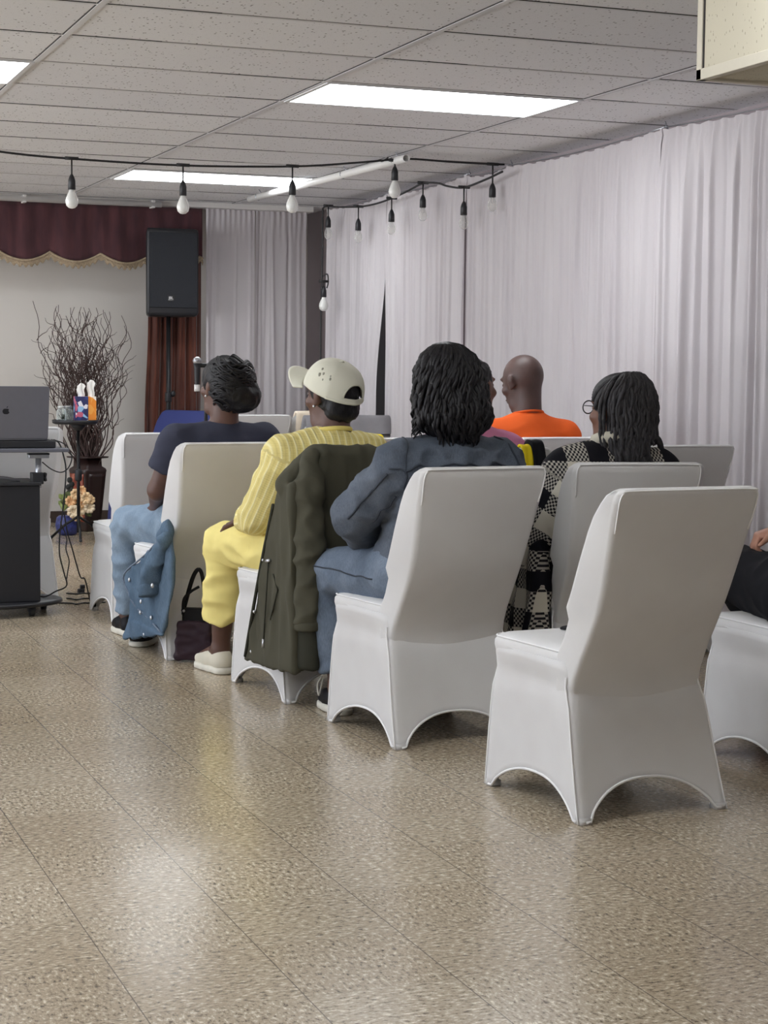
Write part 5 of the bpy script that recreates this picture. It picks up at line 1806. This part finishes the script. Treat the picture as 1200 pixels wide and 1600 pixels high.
# ---- artificial flowers by the vase
fx = atY(112, 808, 12.50)
t = thing('flower_arrangement', 'peach artificial flowers in a navy patterned pot on the floor', 'flowers', (fx.x, 12.50, 0), 0)
MB().lathe([(.05, 0), (.075, .02), (.085, .07), (.075, .12), (.06, .135)], 20, (-.03, 0, 0)).build('pot', simple('navy_pattern_pot', (52, 60, 120), .3, var=.4, scale=50), t)
PE = [simple('peach_petal', (240, 206, 160), .8, var=.08), simple('apricot_petal', (236, 190, 140), .8, var=.08), simple('cream_petal', (242, 222, 190), .8, var=.05)]
LEAF = simple('olive_leaf', (96, 108, 66), .7, var=.2); LEAF2 = simple('light_leaf', (160, 176, 110), .7, var=.15); LEAFD = simple('dark_leaf', (34, 36, 34), .7)
rf = random.Random(23)
for n_i, (px_, py_, r_, mi) in enumerate(((118, 772, .042, 0), (127, 766, .034, 1), (110, 783, .042, 1), (134, 778, .045, 0), (139, 793, .042, 2), (126, 795, .046, 2), (114, 799, .048, 2), (130, 786, .036, 1), (120, 806, .04, 0), (141, 781, .034, 0))):
    q = atY(px_, py_, 12.40 + .012 * (n_i % 3)) - Vector((fx.x, 12.50, 0))
    fl = MB()
    fl.ball(q, r_ * .4, 8, 6)
    for ring, (rr2, cnt, up) in enumerate(((.45, 5, .6), (.8, 7, .3), (1.0, 8, 0))):
        for k in range(cnt):
            a_ = 2 * PI * k / cnt + ring
            d_ = Vector((math.cos(a_), -.55 + .3 * up, math.sin(a_))).normalized()
            c_ = q + d_ * r_ * rr2 * .75
            fl.ball(c_, (r_ * .36, r_ * .25, r_ * .36), 7, 5)
    fl.build('flower', PE[mi], t)
lv = MB(); lv2 = MB(); lv3 = MB()
def leaf(mb, c_, l_, a_):
    d_ = Vector((math.cos(a_), -.2, math.sin(a_))); n_ = Vector((-math.sin(a_), 0, math.cos(a_)))
    mb.loft([[c_ + d_ * l_ * s_ + n_ * w_ * k_ + Vector((0, .004 * abs(k_), 0)) for k_, w_ in ((-1, wd), (0, wd), (1, wd))] + [c_ + d_ * l_ * s_ + Vector((0, .005, 0))] for s_, wd in ((0, .004), (.3, .016), (.6, .017), (.85, .009), (1, .001))])
for k in range(12):
    q = atY(rf.uniform(103, 135), rf.uniform(770, 800), 12.44) - Vector((fx.x, 12.5, 0)); leaf(lv, q, .06, rf.uniform(0, 6.28))
for k in range(9):
    q = atY(rf.uniform(97, 104), rf.uniform(778, 800), 12.45) - Vector((fx.x, 12.5, 0)); leaf(lv2, q, .05, rf.uniform(1, 2.6))
for px_, py_ in ((109, 750), (112, 757), (107, 761), (111, 765), (108, 770)):
    lv3.ball(atY(px_, py_, 12.45) - Vector((fx.x, 12.5, 0)), (.02, .012, .022), 8, 6)
for mb_, M_, nm in ((lv, LEAF, 'leaves'), (lv2, LEAF2, 'pale_leaves'), (lv3, LEAFD, 'dark_sprig')):
    o = mb_.build(nm, M_, t); o['kind'] = 'stuff'

# ---- loudspeaker on a pole stand
sp0, sp1 = atY(230, 355, 12.70), atY(311, 495, 12.70)
cx, zb, ztp = (sp0.x + sp1.x) / 2, sp1.z, sp0.z
hw = (sp1.x - sp0.x) / 2
st2 = thing('speaker_stand', 'black pole stand under the loudspeaker, in front of the rust curtain', 'stand', (cx, 12.84, 0), 0)
MB().tube([(0, 0, .10), (0, 0, zb)], .017, 12).build('pole', mat('black_metal'), st2)
MB().lathe([(.024, 0), (.026, .01), (.026, .06), (.024, .07)], 12, (0, 0, .92)).build('clutch', mat('black_plastic'), st2)
MB().ball((.03, -.02, .98), (.018, .018, .024), 10, 8).build('knob', mat('black_plastic'), st2)
for a_ in (1.2, 3.3, 5.4):
    lg = MB().tube([(0, 0, .45), (.16 * math.cos(a_), .16 * math.sin(a_), .012)], .010, 8).build('leg', mat('black_metal'), st2)
t = thing('loudspeaker', 'black loudspeaker with a full grille, mounted high by the far curtain', 'loudspeaker', (cx, 12.84, zb), 0)
H_ = ztp - zb
cab = MB()
cab.loft([[(x, y, z) for x, y in rrect(a, b_, -.14 + dy, .14, .02)] for z, a, b_, dy in ((0, hw * .90, hw * .62, .02), (.012, hw * .97, hw * .7, .004), (.03, hw, hw * .72, 0), (H_ - .03, hw, hw * .72, 0), (H_ - .008, hw * .98, hw * .7, .004), (H_, hw * .93, hw * .64, .02))])
cab.build('cabinet', mat('black_plastic'), t)
m = Mat('speaker_grille', (24, 27, 34), .7, .1)
vo = m.n('ShaderNodeTexVoronoi'); vo.inputs['Scale'].default_value = 220; m.l(m.coord(), vo.inputs['Vector'])
m.bump(vo.outputs['Distance'], .5, .002)
gr = MB(); gr.loft([[(x, -.141, z) for x, z in ((-hw * .93, .06), (hw * .93, .06), (hw * .93, H_ - .03), (-hw * .93, H_ - .03))], [(x, -.150, z) for x, z in ((-hw * .91, .063), (hw * .91, .063), (hw * .91, H_ - .033), (-hw * .91, H_ - .033))]])
gr.build('grille', m, t, smooth=False)
lp = atY(267, 466, 12.69); lx_, lz_ = lp.x - cx, lp.z - zb
bdg = MB().box((lx_ - .024, -.153, lz_ - .022), (lx_ + .024, -.149, lz_ + .022)).build('badge', simple('dark_badge', (22, 22, 24), .4), t, bevel=.002)
def text(s_, size, name, material, parent, loc_, rot):
    cu = bpy.data.curves.new(name, 'FONT'); cu.body = s_; cu.size = size; cu.extrude = .0006; cu.align_x = 'CENTER'; cu.align_y = 'CENTER'
    tmp = bpy.data.objects.new('tmp', cu); col.objects.link(tmp)
    bpy.context.view_layer.update()
    me = bpy.data.meshes.new_from_object(tmp.evaluated_get(bpy.context.evaluated_depsgraph_get()))
    bpy.data.objects.remove(tmp); me.name = name
    me.materials.clear(); me.materials.append(material.m)
    o = bpy.data.objects.new(name, me); col.objects.link(o); o.parent = parent; o.location = loc_; o.rotation_euler = rot
    return o
text('JBL', .026, 'lettering', simple('white_lettering', (235, 235, 235), .5), bdg, (lx_, -.1535, lz_ + .002), (PI / 2, 0, 0))
text('PROFESSIONAL', .0055, 'small_lettering', simple('pale_lettering', (200, 200, 200), .5), bdg, (lx_, -.1535, lz_ - .013), (PI / 2, 0, 0))

# ---- microphone on a stand behind the navy tee
my = 10.6
p0, p1, pm = atY(322, 571, my), atY(308, 571, my), atY(308, 562, my)
t = thing('microphone_stand', 'thin black microphone stand with a short boom beside the updo', 'stand', (p0.x, my, 0), 0)
MB().tube([(0, 0, .02), (0, 0, p0.z + .005)], .011, 10).build('pole', mat('black_metal'), t)
MB().tube([(.06, 0, p0.z), (p1.x - p0.x, 0, p0.z)], .014, 10).build('boom', mat('black_metal'), t)
MB().lathe([(.14, 0), (.14, .012), (.02, .024)], 24).build('base', mat('black_metal'), t)
mc = thing('microphone', 'handheld microphone with a silver grille clipped upright on the boom', 'microphone', (p1.x, my, p1.z), 0)
MB().lathe([(.012, -.16), (.015, -.14), (.019, -.02), (.024, .012)], 14).build('mic_body', mat('black_plastic'), mc)
MB().ball((0, 0, .028), (.026, .026, .025), 14, 10).build('mic_grille', METAL, mc)
MB().lathe([(.0265, .022), (.0275, .025), (.0275, .031), (.0265, .034)], 14).build('grille_band', mat('steel'), mc)
MB().lathe([(.018, -.155), (.018, -.115)], 12).build('clip', mat('white_plastic'), mc)

# ---- white pipes under the ceiling
pa, pb = gz(643, 246, 2.325), gz(397, 311, 2.325)
pa, pb = Vector((3.69, 9.36, 2.325)), Vector((3.60, 12.05, 2.325))
t = thing('curtain_pipe', 'white pipe hung just below the ceiling, pointing into the far corner', 'pipe', (0, 0, 0), 0)
MB().tube([pa, pb], .020, 14, cap=False).build('pipe', mat('white_plastic'), t, solid=.003)
for s_ in (.06, .35, .65, .93):
    q = pa.lerp(pb, s_)
    MB().tube([q + Vector((.0, .0, .049)), q + Vector((.022, 0, .02)), q + Vector((.022, 0, -.005)), q + Vector((0, 0, -.024)), q + Vector((-.022, 0, -.005)), q + Vector((-.022, 0, .02))], .003, 6).build('hanger', mat('steel'), t)
t = thing('curtain_pipe', 'white pipe running across the far end above the burgundy valance', 'pipe', (0, 0, 0), 0)
MB().tube([(-3.0, 12.86, 2.335), (3.18, 12.86, 2.335)], .020, 14).build('pipe', mat('white_plastic'), t)
for x in (.5, 2.2, 3.12):
    MB().box((x - .012, 12.845, 2.31), (x + .012, 12.93, 2.365)).build('bracket', mat('trimwhite'), t, bevel=.002)

# ---- string lights
FB = Mat('frosted_bulb', (238, 238, 234), .35)
FB.b.inputs['Transmission Weight'].default_value = .25
CB = thin_glass('clear_bulb', (244, 244, 242), .86)
def lamp(parent, top, drop, frosted, s=1.0):
    """socket on a short cord, bulb below it"""
    top = Vector(top)
    MB().tube([top + Vector((-.035, 0, .002)), top + Vector((.035, 0, .002))], .009, 8).build('cord_tee', mat('cable'), parent)
    MB().tube([top, top - Vector((0, 0, drop))], .0045, 6).build('lamp_cord', mat('cable'), parent)
    z = -drop
    so = MB().lathe([(.006, z + .02), (.014, z + .004), (.019, z - .012), (.020, z - .058), (.017, z - .060)], 12, top).build('socket', mat('black_plastic'), parent)
    z -= .056
    if frosted:
        MB().lathe([(.013, z), (.015, z - .012), (.022, z - .026), (.031, z - .048), (.034, z - .066), (.029, z - .086), (.016, z - .098), (.003, z - .101)], 18, top).build('bulb', FB, so)
    else:
        MB().lathe([(.013, z), (.016, z - .012), (.024, z - .03), (.028, z - .05), (.024, z - .072), (.012, z - .084), (.003, z - .086)], 16, top).build('bulb', CB, so)
        MB().tube([top + Vector((-.006, 0, z)), top + Vector((-.008, 0, z - .035)), top + Vector((.008, 0, z - .035)), top + Vector((.006, 0, z))], .0012, 4).build('filament', mat('steel'), so)
SY = 9.5
t = thing('string_lights', 'black string of frosted bulbs hanging across the room below the ceiling', 'string lights', (0, 0, 0), 0)
pts = [atY(x, y, SY) for x, y in ((-330, 180), (-160, 212), (0, 237), (112, 248), (286, 258.5), (457, 260), (560, 254), (612, 249.5), (645, 248.5), (705, 253), (770, 256.5), (788, 257))]
MB().tube(catmull(pts, 8), .0062, 6).build('cord', mat('cable'), t)
for x, y, d_ in ((112, 248, .10), (286, 258.5, .10), (457, 260, .095)):
    lamp(t, atY(x, y, SY), d_, True)
lamp(t, atY(617, 251, SY), .05, True)
lamp(t, atY(770, 257, SY), .125, False)
MB().tube(catmull([atY(606, 247, SY), atY(580, 262, SY + .5), atY(555, 272, SY + 1.1), atY(528, 276, SY + 1.5)], 6), .005, 6).build('cord_tail', mat('cable'), t)
WX = 4.22
t = thing('string_lights', 'black string of clear bulbs sagging along the right wall curtain', 'string lights', (0, 0, 0), 0)
wp = [atX(x, y, WX) for x, y in ((785, 268), (760, 280), (725, 293), (700, 291), (683, 286), (660, 287), (636, 299), (612, 310), (585, 319), (560, 323), (530, 323.5), (513, 322))]
MB().tube(catmull(wp, 6), .0065, 6).build('cord', mat('cable'), t)
for x, y, d_ in ((725, 293, .10), (661, 286, .09), (612, 310, .09), (560, 323, .10), (513, 322, .09)):
    lamp(t, atX(x, y, WX), d_, False)
dp = [atX(x, y, WX) for x, y in ((513, 322), (506, 324), (504, 335), (504, 380), (503, 430), (502, 470), (501, 520), (501, 575), (501, 640))]
MB().tube(catmull(dp, 6), .0065, 6).build('drop_cord', mat('cable'), t)
q = atX(503, 433, WX)
MB().tube(catmull([q, q + Vector((.03, -.03, .02)), q + Vector((.03, -.05, -.04)), q + Vector((.02, -.05, -.08))], 5), .005, 6).build('lamp_loop', mat('cable'), t)
lamp(t, atX(506, 440, WX - .04), .05, True)
